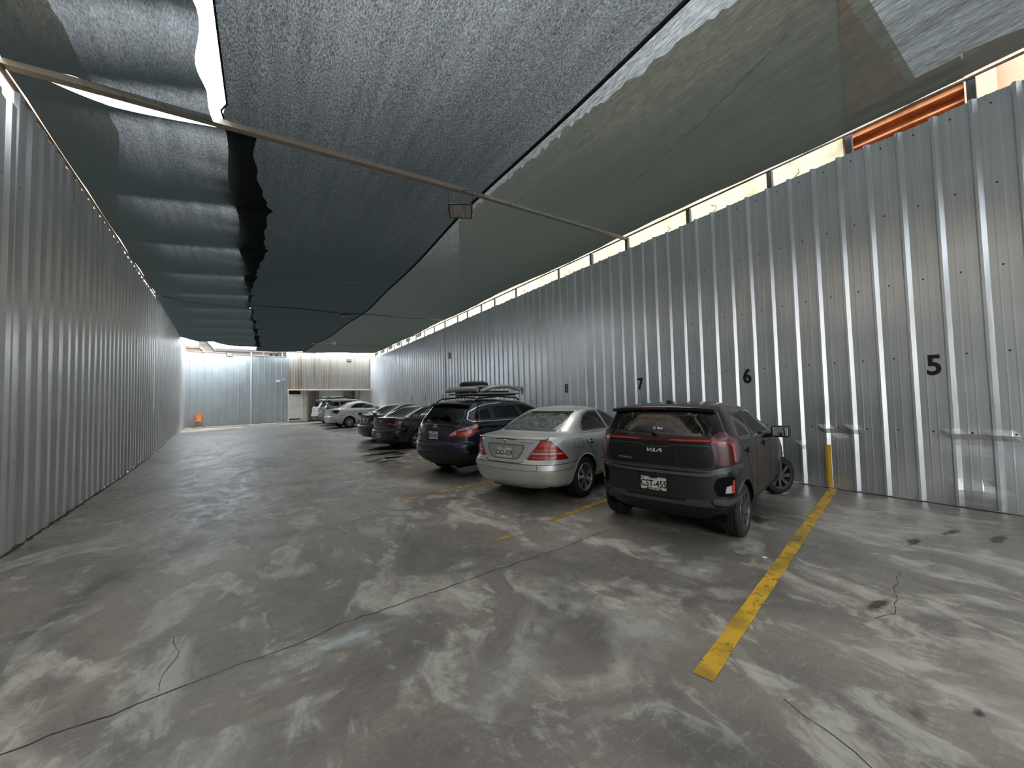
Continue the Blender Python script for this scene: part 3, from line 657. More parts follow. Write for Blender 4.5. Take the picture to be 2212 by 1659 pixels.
def detail_merc(root, sh):
    for sg in (1, -1):
        t = patch(sh, 'tail_light', 'p', rounded([(.43, .665), (.66, .958), (.76, .93), (.92, .80), (1.10, .665)], .018), RED, root, .010, .05, sg)
        patch(sh, 'lamp_lens', 'p', [(.52, .775), (.90, .775), (.965, .745), (.495, .745)], PINK, t, .013, .04, sg, rim=.005)
        patch(sh, 'lamp_lens', 'p', [(.535, .795), (.865, .795), (.85, .815), (.55, .815)], REDB, t, .013, .04, sg, rim=.005)
        patch(sh, 'lamp_lens', 'p', [(.61, .86), (.76, .86), (.72, .92), (.65, .92)], REDB, t, .012, .04, sg, rim=.005)
        patch(sh, 'lamp_lens', 'p', [(.48, .685), (.80, .685), (.85, .715), (.50, .715)], REDB, t, .012, .04, sg, rim=.005)
        stroke(sh, 'panel_seam', 's', [(-.05, .80), (-.05, .92), (-.20, .93), (-.30, .92), (-.29, .81), (-.2, .79)], .006, GAP, root, .0012, 1, True) if sg > 0 else None
        stroke(sh, 'window_trim', 's', [(.02, 1.0), (.3, .995), (1.74, .985)], .014, CHR, root, .006, sg)
        stroke(sh, 'window_trim', 's', [(.04, 1.0), (.09, 1.16), (.27, 1.285), (.52, 1.336), (.80, 1.340), (1.06, 1.312), (1.35, 1.21), (1.76, 1.0)], .005, mat('dark_trim', (.05, .05, .05), rough=.4), root, .004, sg)
        stroke(sh, 'window_pillar', 's', [(.30, 1.02), (.24, 1.24)], .022, FRIT, root, .006, sg)
    stroke(sh, 'panel_seam', 'p', rounded([(-.66, .965), (-.43, .69), (-.33, .615), (.33, .615), (.43, .69), (.66, .965)], .04), .008, GAP, root, .0015)
    stroke(sh, 'panel_seam', 'p', [(-1.4, .603), (1.4, .603)], .008, GAP, root, .0015)
    A, B = offs(dens([(-1.25, .56), (1.25, .56)], .05, False), .075, False); band(sh, 'bumper_strip', 'p', A, B, P_SILVER, root, .010, 1, False, .012)
    stroke(sh, 'panel_seam', 'p', [(-1.25, .520), (1.25, .520)], .006, GAP, root, .0085)
    for x in (-.60, .60): stroke(sh, 'panel_seam', 'p', [(x, .522), (x+.01, .60)], .006, GAP, root, .0115)
    patch(sh, 'plate_recess', 'p', rounded([(-.38, .875), (.38, .875), (.355, .80), (.26, .665), (-.26, .665), (-.355, .80)], .05), mat('paint_silver_pale', (.46, .46, .44), met=.5, rough=.4), root, .003, .06)
    stroke(sh, 'panel_seam', 'p', rounded([(-.38, .875), (.38, .875), (.355, .80), (.26, .665), (-.26, .665), (-.355, .80)], .05), .012, SATIN, root, .004, closed=True)
    plate(root, sh, .755, 'C6D-329', wid=.315, e=.014)
    patch(sh, 'brake_lamp', 'r', rounded([(-.20, .951), (.20, .951), (.20, .963), (-.20, .963)], .004), REDD, root, .006, .04)
    lp = MB(); n = 30; V = []
    for i in range(n):
        x = -.69+1.38*i/(n-1); q = abs(x)/.69; y = -.93+.13*q**3; V += [(x, y-.018, .975-.004*q), (x, y-.022, .966-.004*q), (x, y+.05, .966), (x, y+.07, .983-.002*q)]
    F = [(i*4+k, i*4+(k+1) % 4, (i+1)*4+(k+1) % 4, (i+1)*4+k) for i in range(n-1) for k in range(4)] + [(0, 1, 2, 3)]
    lp.add(V, F); lp.build('boot_lip', P_SILVER, root, True)
    y = sh.M('r', 1, 0, .92).y-.006; s = MB(); s.lathe([(-.004, .030), (-.008, .036), (0, .039), (.006, .036)], 26, 'y', (0, y, .915))
    Mx = Matrix.Translation((0, y, .915)) @ Matrix.Rotation(PI/2, 4, 'X')
    for a in (90, 210, 330):
        a = math.radians(a); c, sn = math.cos(a), math.sin(a); s.prism([(c*.033, sn*.033), (math.cos(a+.9)*.007, math.sin(a+.9)*.007), (0, 0), (math.cos(a-.9)*.007, math.sin(a-.9)*.007)], 0, .006, Mx)
    s.build('emblem', CHR, root, True)
    P = sh.M('r', 1, -.49, .91); text_mesh('model_lettering', 'C 180', .036, CHR, root, Matrix.Translation((-.49, P.y-.012, .91)) @ Matrix.Rotation(-.12, 4, 'Z') @ Matrix.Rotation(PI/2, 4, 'X'), 1.0, off=.0006)
    P = sh.M('r', 1, .42, .915); text_mesh('model_lettering', 'KOMPRESSOR', .034, CHR, root, Matrix.Translation((.42, P.y-.012, .915)) @ Matrix.Rotation(.10, 4, 'Z') @ Matrix.Rotation(PI/2, 4, 'X'), 1.1, off=.0004)
    patch(sh, 'window_shade_band', 'r', [(-.50, 1.30), (.50, 1.30), (.49, 1.335), (-.49, 1.335)], FRIT, root, .005, .06)

QASH = dict(name='suv_car', cat='car', label='dark navy SUV with a loaded roof basket, parked left of the silver sedan', R=.34, wb=2.765, rr=.22, crown=.055,
    rows=[(.26, .74, -.72, 3.45, .6, 2.8, .9, 2.5), (.34, .83, -.84, 3.55, .6, 2.9, .9, 2.5), (.45, .875, -.93, 3.62, .6, 3, .9, 2.5), (.56, .89, -.965, 3.65, .6, 3, .9, 2.5), (.66, .893, -.97, 3.65, .6, 3, .9, 2.5), (.71, .893, -.95, 3.6, .6, 3, .9, 2.5), (.74, .893, -.905, 3.6, .58, 3, .9, 2.5), (.85, .893, -.895, 3.5, .56, 3, .9, 2.5),
          (.97, .89, -.875, 3.2, .55, 3, .9, 2.5), (1.06, .88, -.85, 2.7, .55, 3, .8, 2.6), (1.12, .86, -.82, 2.4, .55, 3, .6, 2.8), (1.18, .825, -.78, 2.25, .52, 3, .5, 3), (1.28, .77, -.71, 2.0, .5, 3, .5, 3), (1.40, .71, -.62, 1.7, .48, 3, .5, 3), (1.47, .675, -.565, 1.5, .46, 3, .5, 3), (1.51, .64, -.50, 1.35, .44, 3, .5, 3), (1.53, .61, -.42, 1.2, .42, 3, .5, 3)],
    paint=P_NAVY, glass=dict(s=G_TINT, r=G_TINT, f=G_TINT), wins=[('s', [(-.56, 1.16), (-.45, 1.31), (-.22, 1.39), (-.02, 1.42), (-.02, 1.15)]), ('s', [(.05, 1.15), (.05, 1.43), (.30, 1.45), (.80, 1.46), (.95, 1.14)]), ('s', [(1.02, 1.14), (.88, 1.46), (1.2, 1.44), (1.5, 1.36), (1.98, 1.14)]),
          ('r', [(-.64, 1.16), (-.50, 1.11), (.50, 1.11), (.64, 1.16), (.66, 1.25), (.57, 1.44), (-.57, 1.44), (-.66, 1.25)]), ('f', [(-.66, 1.2), (.66, 1.2), (.56, 1.46), (-.56, 1.46)])],
    rim='five', rimm=SILV, tw=.215, seams=[[(-.02, 1.13), (.0, 1.0), (.25, .80), (.40, .60), (.46, .42), (1.0, .40)], [(.98, 1.12), (1.0, .9), (1.0, .40)], [(1.0, .40), (2.0, .40), (2.05, .8), (1.98, 1.1)], [(-.45, .88), (-.12, .88), (-.10, 1.0), (-.15, 1.08), (-.42, 1.08), (-.46, .95)]],
    handles=[(.32, 1.0), (1.22, 1.0)], mirror=(1.86, 1.12), lip=.045, archmat=BLK, benchy=.35, seaty=1.5)
def detail_qash(root, sh):
    for sg in (1, -1):
        t = patch(sh, 'tail_light', 'p', rounded([(.42, .845), (.50, .92), (.72, 1.02), (.98, 1.09), (1.06, 1.07), (1.03, .98), (.93, .86), (.86, .84)], .02), RED, root, .014, .05, sg)
        patch(sh, 'lamp_lens', 'p', [(.50, .905), (.62, .975), (.62, .885), (.47, .87)], CLR, t, .017, .04, sg, rim=.005)
        patch(sh, 'lamp_lens', 'p', [(.64, .955), (.64, .985), (.80, 1.04), (.98, 1.08), (1.04, 1.06), (1.03, 1.02), (.85, .995)], PINK, t, .017, .04, sg, rim=.005)
        patch(sh, 'lamp_lens', 'p', [(.66, .865), (.88, .865), (.97, .97), (.80, .955), (.66, .925)], REDB, t, .016, .04, sg, rim=.005)
        stroke(sh, 'window_trim', 's', [(1.98, 1.125), (.95, 1.125), (-.05, 1.13), (-.55, 1.14), (-.62, 1.18), (-.52, 1.33), (-.30, 1.43), (-.05, 1.465), (.4, 1.495)], .016, CHR, root, .006, sg)
        rl = MB(); rl.tube([(sg*.60, -.35, 1.535), (sg*.60, -.22, 1.60), (sg*.60, .4, 1.635), (sg*.60, 1.0, 1.60), (sg*.59, 1.12, 1.545)], .018, 8); rl.build('roof_rail', BLK, root, True)
        patch(sh, 'reflector', 'p', [(.62, .42), (.74, .42), (.74, .455), (.62, .455)], REDD, root, .008, .05, sg)
        patch(sh, 'quarter_post', 's', [(-.03, 1.15), (.06, 1.15), (.06, 1.43), (-.03, 1.42)], FRIT, root, .004, .06, sg)
        patch(sh, 'window_post', 's', [(.94, 1.14), (1.03, 1.14), (.89, 1.455), (.80, 1.455)], FRIT, root, .004, .06, sg)
        patch(sh, 'sill_cladding', 's', [(.42, .36), (2.3, .36), (2.3, .45), (.42, .45)], BLK, root, .008, .1, sg)
    patch(sh, 'bumper_cladding', 'p', [(-1.2, .28), (1.2, .28), (1.2, .47), (.8, .52), (-.8, .52), (-1.2, .47)], BLK, root, .008, .07)
    stroke(sh, 'panel_seam', 'p', [(-1.3, .728), (1.3, .728)], .010, GAP, root, .002)
    stroke(sh, 'panel_seam', 'p', rounded([(-.50, .735), (-.62, .86), (-.70, 1.05), (-.74, 1.16)], .05), .008, GAP, root, .002); stroke(sh, 'panel_seam', 'p', rounded([(.50, .735), (.62, .86), (.70, 1.05), (.74, 1.16)], .05), .008, GAP, root, .002)
    stroke(sh, 'panel_seam', 'p', rounded([(-.30, .97), (.28, .97), (.24, .77), (-.26, .77)], .05), .012, GAP, root, .002, closed=True)
    plate(root, sh, .865, 'B5D-422', e=.016)
    pf = root.children[-1]
    y = sh.M('r', 1, 0, 1.03).y-.008; s = MB(); s.lathe([(-.004, .036), (-.01, .043), (0, .048), (.006, .044)], 26, 'y', (0, y, 1.04)); s.box(-.055, .055, y-.012, y, 1.031, 1.049, bev=.002); s.build('emblem', CHR, root, True)
    n = 26; V = []
    for i in range(n):
        x = -.62+1.24*i/(n-1); q = abs(x)/.62; yb = -.66+.12*q**3; zt = 1.525-.035*q**2.5
        V += [(x, yb+.30, zt+.02), (x, yb+.02, zt), (x, yb, zt-.018), (x, yb+.02, zt-.045), (x, yb+.2, zt-.05)]
    F = [(i*5+k, i*5+(k+1) % 5, (i+1)*5+(k+1) % 5, (i+1)*5+k) for i in range(n-1) for k in range(5)] + [(0, 1, 2, 3, 4), tuple((n-1)*5+k for k in (4, 3, 2, 1, 0))]
    sp = MB(); sp.add(V, F); sp.build('roof_spoiler', P_NAVY, root, True)
    w = MB(); w.tube([(.02, -.82, 1.12), (-.02, -.80, 1.145), (-.42, -.745, 1.165)], .008, 6); w.lathe([(-.04, .03), (0, .028)], 12, 'y', (.02, -.79, 1.12)); w.build('rear_wiper', BLK, root)

def rows_sedan(W_=.86, ro=1.0, fo=.86, wb=2.6, deck=1.02, H=1.45, fast=0.):
    yf = wb+fo; k = H-1.45
    return [(.20, W_-.14, -ro+.18, yf-.15, .62, 2.8, .9, 2.5), (.28, W_-.06, -ro+.08, yf-.06, .62, 2.9, .9, 2.5), (.40, W_-.02, -ro+.02, yf-.01, .62, 3, .9, 2.5), (.52, W_, -ro, yf, .62, 3, .9, 2.5), (.60, W_, -ro, yf, .62, 3, .9, 2.5), (.66, W_, -ro+.03, yf-.04, .6, 3, .9, 2.5), (.69, W_, -ro+.07, yf-.06, .6, 3, .9, 2.5),
            (.80, W_-.005, -ro+.08, yf-.15, .6, 3, .9, 2.5), (.90, W_-.015, -ro+.08, yf-.45, .6, 3, .9, 2.5), (deck-.045, W_-.035, -ro+.07, yf-.8, .58, 3, .8, 2.6), (deck-.015, W_-.055, -ro+.075, yf-1.0, .56, 3, .6, 3), (deck+.005, W_-.075, -ro+.14, yf-1.2, .5, 3, .5, 3), (deck+.03, W_-.095, -ro+.38, yf-1.28, .45, 3, .5, 3),
            (deck+.06, W_-.115, -ro+.58-fast, yf-1.36, .36, 3, .5, 3), (1.14+k*.4, W_-.15, -.26-fast, yf-1.52, .28, 3, .5, 3), (1.23+k*.6, W_-.19, -.06-fast*.8, yf-1.74, .26, 3, .5, 3), (1.32+k*.8, W_-.235, .14-fast*.5, yf-2.0, .26, 3, .5, 3), (1.37+k, W_-.27, .27-fast*.3, yf-2.18, .28, 3, .5, 3), (1.395+k, W_-.30, .42, yf-2.32, .4, 3, .45, 3), (1.405+k, W_-.33, .50, yf-2.42, .4, 3, .4, 3)]
def wins_sedan(b=1.05, H=1.45, wb=2.6, fo=.86, f=0.):
    k = H-1.45; yf = wb+fo
    return [('s', [(.05, b), (.26, 1.22+k), (.50, 1.32+k), (.80, 1.335+k), (.88, b-.01)]), ('s', [(.94, b-.01), (.86, 1.335+k), (1.06, 1.31+k), (1.36, 1.20+k), (1.78, b-.02)]), ('r', [(-.60, b+.035), (.60, b+.035), (.56, 1.20), (.47, 1.345+k), (-.47, 1.345+k), (-.56, 1.20)]), ('f', [(-.6, b+.04), (.6, b+.04), (.48, 1.35+k), (-.48, 1.35+k)])]
SEAMS = [[(-.18, 1.03), (.05, .90), (.28, .70), (.40, .50), (.44, .32), (.82, .32)], [(.81, 1.03), (.84, .8), (.82, .32)], [(.82, .32), (1.9, .32), (1.93, .7), (1.88, .98)]]
RIO = dict(name='sedan_car', cat='car', label='black sedan with a ducktail boot lip and wheel-arch decal, just left of the navy SUV', R=.31, wb=2.6, rr=.20, crown=.045, rows=rows_sedan(.865, .98, .82, 2.6, 1.03, 1.455, .10), paint=P_BLACK2, glass=dict(s=G_MID, r=G_BLK, f=G_MID),
    wins=wins_sedan(1.06, 1.455, 2.6, .82), rim='five', rimm=SILV, tw=.19, seams=SEAMS, handles=[(.28, .93), (1.15, .93)], mirror=(1.55, 1.02), lip=.02)
def lip(root, sh, m, z=1.03, rise=.03, y0=-.90, w=.66):
    n = 24; V = []
    for i in range(n):
        x = -w+2*w*i/(n-1); q = abs(x)/w; y = y0+.14*q**3; V += [(x, y-.05, z+rise-.01*q), (x, y-.045, z+rise-.02-.01*q), (x, y+.02, z-.02), (x, y+.16, z+.0)]
    F = [(i*4+k, i*4+(k+1) % 4, (i+1)*4+(k+1) % 4, (i+1)*4+k) for i in range(n-1) for k in range(4)] + [(0, 1, 2, 3), tuple((n-1)*4+k for k in (3, 2, 1, 0))]
    mb = MB(); mb.add(V, F); return mb.build('boot_lip', m, root, True)
def sedan_detail(root, sh, m, lamp, lens, pz, txt, ro, gapz=.675, badge=True):
    for sg in (1, -1):
        t = patch(sh, 'tail_light', 'p', rounded(lamp, .015), REDD, root, .012, .06, sg)
        for ln, lm in lens: patch(sh, 'lamp_lens', 'p', ln, lm, t, .015, .05, sg, rim=.005)
        stroke(sh, 'window_trim', 's', [(.0, 1.045), (.3, 1.04), (1.78, 1.02)], .012, CHR if m is P_WHITE else BLK, root, .005, sg)
        patch(sh, 'window_post', 's', [(.875, 1.04), (.95, 1.04), (.87, 1.345), (.79, 1.345)], FRIT, root, .004, .08, sg)
    stroke(sh, 'panel_seam', 'p', [(-1.3, gapz), (1.3, gapz)], .009, GAP, root, .002)
    for sg in (1, -1): stroke(sh, 'panel_seam', 'p', [(sg*.45, gapz), (sg*.55, .80), (sg*.62, .97)], .008, GAP, root, .002)
    if txt is not None: plate(root, sh, pz, txt, e=.014)
    if badge:
        y = sh.M('r', 1, 0, .93).y-.006; s = MB(); s.lathe([(-.004, .03), (-.008, .036), (0, .040)], 20, 'y', (0, y, .93)); s.build('emblem', CHR, root, True)
def detail_rio(root, sh):
    sedan_detail(root, sh, P_BLACK2, [(.36, .86), (.40, .93), (.62, .935), (.90, .955), (1.08, .965), (1.02, .90), (.86, .82), (.44, .80)], [([(.42, .875), (.60, .885), (.60, .84), (.45, .82)], REDB), ([(.66, .90), (1.0, .935), (.93, .88), (.70, .85)], REDB), ([(.62, .835), (.78, .835), (.76, .82), (.64, .82)], CLR)], .47, '', .98)
    lip(root, sh, P_BLACK2, 1.02, .035, -.87, .68)
    patch(sh, 'bumper_insert', 'p', rounded([(-.46, .36), (.46, .36), (.40, .56), (-.40, .56)], .03), mat('insert_grey', (.09, .09, .09), rough=.5), root, .005, .06)
    patch(sh, 'bumper_skirt', 'p', [(-.7, .25), (.7, .25), (.7, .34), (-.7, .34)], BLK, root, .01, .08)
    for sg in (1, -1):
        stroke(sh, 'arch_decal', 's', [(-.44, .52), (-.34, .66), (-.22, .74), (-.08, .78), (-.04, .76), (-.10, .70), (-.22, .60), (-.30, .50)], .009, SILV, root, .003, sg)
        patch(sh, 'reflector', 'p', rounded([(.58, .43), (.80, .45), (.80, .50), (.58, .48)], .01), REDD, root, .010, .05, sg)
        stroke(sh, 'bumper_crease', 'p', [(.95, .66), (.93, .57), (1.02, .56)], .010, SATIN, root, .006, sg)
    a = MB(); a.tube([(0, .48, 1.45), (.0, .25, 1.60)], .004, 5); a.build('roof_aerial', BLK, root)
TOY = dict(name='sedan_car', cat='car', label='dark grey sedan with a raised boot wing, left of the black sedan', R=.31, wb=2.6, rr=.20, crown=.045, rows=rows_sedan(.86, 1.0, .85, 2.6, 1.04, 1.47, .05), paint=P_GREYBLK, glass=dict(s=G_MID, r=G_BLK, f=G_MID),
    wins=wins_sedan(1.07, 1.47, 2.6, .85), rim='five', rimm=SILV, tw=.19, seams=SEAMS, handles=[(.28, .93), (1.15, .93)], mirror=(1.55, 1.02), lip=.02, far=True)
def detail_toy(root, sh):
    sedan_detail(root, sh, P_GREYBLK, [(.42, .72), (.46, .86), (.62, .98), (.86, .95), (.92, .86), (.80, .70)], [([(.50, .80), (.80, .82), (.78, .74), (.50, .74)], PINK), ([(.50, .725), (.66, .725), (.66, .705), (.50, .705)], CLR)], .795, '', 1.0)
    patch(sh, 'plate_garnish', 'p', [(-.42, .885), (.42, .885), (.42, .915), (-.42, .915)], CHR, root, .012, .06)
    for sg in (1, -1): patch(sh, 'plate_garnish', 'p', [(.20, .70), (.24, .70), (.34, .885), (.28, .885)], CHR, root, .008, .06, sg)
    patch(sh, 'plate_recess', 'p', [(-.30, .70), (.30, .70), (.33, .88), (-.33, .88)], BLK, root, .003, .06)
    w = MB(); n = 24; V = []
    for i in range(n):
        x = -.68+1.36*i/(n-1); q = abs(x)/.68; y = -.93+.08*q**2; z = 1.135-.05*q**6; V += [(x, y, z+.012), (x, y, z-.006), (x, y+.17, z-.01), (x, y+.17, z+.006), (x, y+.08, z+.024)]
    F = [(i*5+k, i*5+(k+1) % 5, (i+1)*5+(k+1) % 5, (i+1)*5+k) for i in range(n-1) for k in range(5)] + [(0, 1, 2, 3, 4), tuple((n-1)*5+k for k in (4, 3, 2, 1, 0))]
    w.add(V, F)
    for sg in (1, -1): w.box(sg*.62-.025, sg*.62+.025, -.84, -.72, 1.0, 1.12)
    w.build('boot_wing', P_BLACK2, root, True)
    a = MB(); a.tube([(0, .48, 1.46), (.0, .25, 1.62)], .004, 5); a.build('roof_aerial', BLK, root)
WSED = dict(name='sedan_car', cat='car', label='white sedan with reddish tail lights and silver multi-spoke wheels, left of the dark grey sedan', R=.305, wb=2.6, rr=.195, crown=.05, rows=rows_sedan(.865, .98, .82, 2.6, 1.03, 1.465, .05), paint=P_WHITE, glass=dict(s=G_MID, r=G_MID, f=G_TINT),
    wins=wins_sedan(1.06, 1.465, 2.6, .82), rim='nine', rimm=SILV, tw=.185, seams=SEAMS, handles=[(.28, .93), (1.15, .93)], mirror=(1.55, 1.02), lip=.02, far=True, seats=True)
def detail_wsed(root, sh):
    sedan_detail(root, sh, P_WHITE, [(.52, .93), (.60, .955), (.74, .985), (.96, .985), (1.0, .95), (.88, .80), (.80, .79), (.62, .86)], [([(.56, .92), (.70, .95), (.70, .88), (.62, .87)], PINK)], .50, '', .98)
    lip(root, sh, P_WHITE, 1.02, .02, -.87, .66); patch(sh, 'bumper_skirt', 'p', [(-.9, .24), (.9, .24), (.9, .30), (-.9, .30)], BLK, root, .008, .1)
def rows_suv(W_=.92, ro=.98, fo=.9, wb=2.7, H=1.72):
    yf = wb+fo; k = H-1.72
    return [(.28, W_-.14, -ro+.16, yf-.2, .5, 3, .9, 2.5), (.40, W_-.04, -ro+.05, yf-.05, .5, 3.2, .9, 2.5), (.55, W_, -ro, yf, .5, 3.3, .9, 2.5), (.70, W_, -ro, yf, .5, 3.3, .9, 2.5), (.73, W_, -ro+.06, yf-.05, .48, 3.4, .9, 2.5), (.95, W_-.005, -ro+.08, yf-.15, .46, 3.5, .9, 2.5), (1.05, W_-.02, -ro+.09, yf-.6, .46, 3.5, .8, 2.6),
            (1.13, W_-.045, -ro+.11, yf-1.0, .45, 3.5, .6, 3), (1.20, W_-.08, -ro+.14, yf-1.2, .45, 3.5, .5, 3), (1.38+k*.5, W_-.14, -ro+.26, yf-1.5, .42, 3.5, .5, 3), (1.55+k, W_-.20, -ro+.38, yf-1.85, .4, 3.4, .5, 3), (1.62+k, W_-.24, -ro+.42, yf-2.05, .4, 3.3, .5, 3), (1.66+k, W_-.28, -ro+.50, yf-2.25, .4, 3.2, .5, 3)]
def suv_spec(label, H, ro, paint_, wb=2.65, R=.345):
    k = H-1.72
    return dict(name='suv_car', cat='car', label=label, R=R, wb=wb, rr=.22, crown=.05, rows=rows_suv(.90, ro, .88, wb, H), paint=paint_, glass=dict(s=G_MID, r=G_TINT, f=G_TINT),
        wins=[('s', [(-.55, 1.30+k), (-.72, 1.52+k), (-.05, 1.56+k), (-.02, 1.18)]), ('s', [(.05, 1.17), (.03, 1.56+k), (.78, 1.56+k), (.90, 1.15)]), ('s', [(.97, 1.15), (.85, 1.56+k), (1.2, 1.54+k), (1.75, 1.14)]), ('r', [(-.66, 1.16), (.66, 1.16), (.56, 1.55+k), (-.56, 1.55+k)])],
        rim='five', rimm=SILV, tw=.21, seams=[[(-.1, 1.12), (.15, .9), (.42, .6), (.46, .4), (.93, .4)], [(.93, 1.13), (.93, .4)], [(.93, .4), (2.0, .4), (2.0, 1.0)]], handles=[(.25, 1.0), (1.15, 1.0)], mirror=(1.62, 1.12), lip=.04, archmat=SATIN, far=True)
def detail_suv(root, sh, k, rack):
    for sg in (1, -1):
        patch(sh, 'tail_light', 'p', rounded([(.66, .80), (.66, 1.12), (.78, 1.14), (.86, 1.10), (.84, .80)], .02), REDD if not rack else PINK, root, .014, .06, sg)
        rl = MB(); rl.tube([(sg*.58, -.45, 1.66+k), (sg*.58, -.3, 1.74+k), (sg*.58, .9, 1.76+k), (sg*.58, 1.15, 1.69+k)], .02, 6); rl.build('roof_rail', SATIN, root, True)
    patch(sh, 'bumper_cladding', 'p', [(-1.1, .32), (1.1, .32), (1.1, .52), (-1.1, .52)], SATIN, root, .01, .1)
    stroke(sh, 'panel_seam', 'p', [(-1.2, .72), (1.2, .72)], .012, GAP, root, .002)
    plate(root, sh, .88, '', e=.016)
    y = sh.M('r', 1, 0, 1.0).y-.006; s = MB(); s.box(-.14, .14, y-.01, y, 1.02, 1.05, bev=.002); s.build('plate_garnish', CHR if not rack else SATIN, root)
    w = MB(); w.box(-.56, .56, sh.row(1.6+k)[1]-.10, sh.row(1.6+k)[1]+.25, 1.595+k, 1.635+k, bev=.015); w.build('roof_spoiler', sh_paint(root), root, True)
def sh_paint(root): return [c for c in root.children if c.name.startswith('body')][0].data.materials[0]
# ------------------------------------------------------------------ the lot
def fz(y):                                   # the floor climbs a little towards the back
    t = min(1, max(0, (y-12.5)/10.0)); return .20*t*t*(3-2*t)
WX = 7.72                                    # right wall
LW = [(-1.55, -7.0), (-2.41, 6.57), (-3.10, 17.1), (-4.36, 32.0)]   # left wall, bent outwards
def lwx(y):
    for (x0, y0), (x1, y1) in zip(LW, LW[1:]):
        if y <= y1: return x0+(x1-x0)*(y-y0)/(y1-y0)
    return x1+(y-y1)*(-.0846)
# floor
def floor_material():
    m = bpy.data.materials.new('stained_concrete'); m.use_nodes = True; nt = m.node_tree; b = nt.nodes['Principled BSDF']; L = nt.links.new
    tc = nd(nt, 'ShaderNodeTexCoord')
    def noise(sc, det=6, dist=0., rough=.55, src=None):
        mp = nd(nt, 'ShaderNodeMapping'); mp.inputs['Scale'].default_value = sc; L(src or tc.outputs['Object'], mp.inputs[0])
        n = nd(nt, 'ShaderNodeTexNoise'); n.inputs['Scale'].default_value = 1; n.inputs['Detail'].default_value = det; n.inputs['Distortion'].default_value = dist; n.inputs['Roughness'].default_value = rough
        L(mp.outputs[0], n.inputs['Vector']); return n.outputs[0]
    def rng_(v, a, b2, c=0., d=1.):
        r = nd(nt, 'ShaderNodeMapRange'); r.interpolation_type = 'SMOOTHSTEP'; L(v, r.inputs[0])
        for i, q in enumerate((a, b2, c, d)): r.inputs[i+1].default_value = q
        return r.outputs[0]
    def mixc(f, a, c):
        x = nd(nt, 'ShaderNodeMix', data_type='RGBA'); L(f, x.inputs[0])
        for i, q in ((6, a), (7, c)):
            if isinstance(q, tuple): x.inputs[i].default_value = (*q, 1)
            else: L(q, x.inputs[i])
        return x.outputs[2]
    def mth(op, a, bb):
        n = nd(nt, 'ShaderNodeMath', operation=op)
        for i, v in enumerate((a, bb)):
            if isinstance(v, (int, float)): n.inputs[i].default_value = v
            else: L(v, n.inputs[i])
        return n.outputs[0]
    big = noise((.55, .45, 1), 6, 1.0); mid = noise((1.5, 1.0, 1), 8, 1.1, .62); sw = noise((4.2, 2.4, 1), 9, 1.5, .68); fine = noise((26, 26, 26), 6, .1, .7); grit = noise((110, 110, 110), 3)
    base = mixc(rng_(big, .35, .68), (0.194, 0.177, 0.160), (0.310, 0.279, 0.243))
    base = mixc(mth('MULTIPLY', rng_(mid, .48, .68), .8), base, (0.512, 0.480, 0.426))          # bare worn cement
    base = mixc(mth('MULTIPLY', rng_(mth('MULTIPLY', sw, rng_(mid, .40, .55, .6, 1.0)), .46, .62), .6), base, (0.620, 0.612, 0.542))
    base = mixc(mth('MULTIPLY', rng_(big, .47, .33), .7), base, (0.116, 0.109, 0.099))        # oil-darkened zones
    base = mixc(mth('MULTIPLY', rng_(fine, .56, .75), .15), base, (0.109, 0.101, 0.093))
    base = mixc(mth('MULTIPLY', rng_(grit, .55, .75), .25), base, (0.620, 0.620, 0.589))
    base = mixc(mth('MULTIPLY', rng_(noise((13, 7, 1), 8, .6, .75), .50, .70), .35), base, (.10, .088, .075)); base = mixc(mth('MULTIPLY', rng_(noise((9, 30, 1), 7, 1.2, .7), .52, .70), .30), base, (.60, .56, .49))
    hs = nd(nt, 'ShaderNodeHueSaturation'); hs.inputs['Value'].default_value = .80; hs.inputs['Saturation'].default_value = 1.2; L(base, hs.inputs['Color']); L(hs.outputs[0], b.inputs['Base Color'])
    rg = mth('ADD', mth('MULTIPLY', sw, .35), mth('MULTIPLY', mid, .25)); L(rng_(rg, .22, .40, .30, .55), b.inputs['Roughness'])
    b.inputs['Specular IOR Level'].default_value = .55
    bp = nd(nt, 'ShaderNodeBump'); bp.inputs['Strength'].default_value = .6; bp.inputs['Distance'].default_value = .012
    L(mth('ADD', mth('MULTIPLY', sw, .35), mth('ADD', mth('MULTIPLY', mid, .5), mth('MULTIPLY', fine, .05))), bp.inputs['Height']); L(bp.outputs[0], b.inputs['Normal'])
    return m
FLOORM = floor_material()
ys = list(np.linspace(-9, 12, 8)) + list(np.linspace(13, 23, 21)) + [30, 38.5]; xs = [-9, -4, 0, 4, 9.5]
V = [(x, y, fz(y)) for y in ys for x in xs]; F = [(i*5+k, i*5+k+1, (i+1)*5+k+1, (i+1)*5+k) for i in range(len(ys)-1) for k in range(4)]
floor = mesh('floor', V, F, FLOORM); tag(floor, kind='structure')
street = mesh('ground', [(-40, -60, -.02), (40, -60, -.02), (40, 90, -.02), (-40, 90, -.02)], [(0, 1, 2, 3)], mat('street', (.26, .25, .23), rough=.9, noise=(.4, (.2, .19, .18), .4, .6))); tag(street, kind='structure')

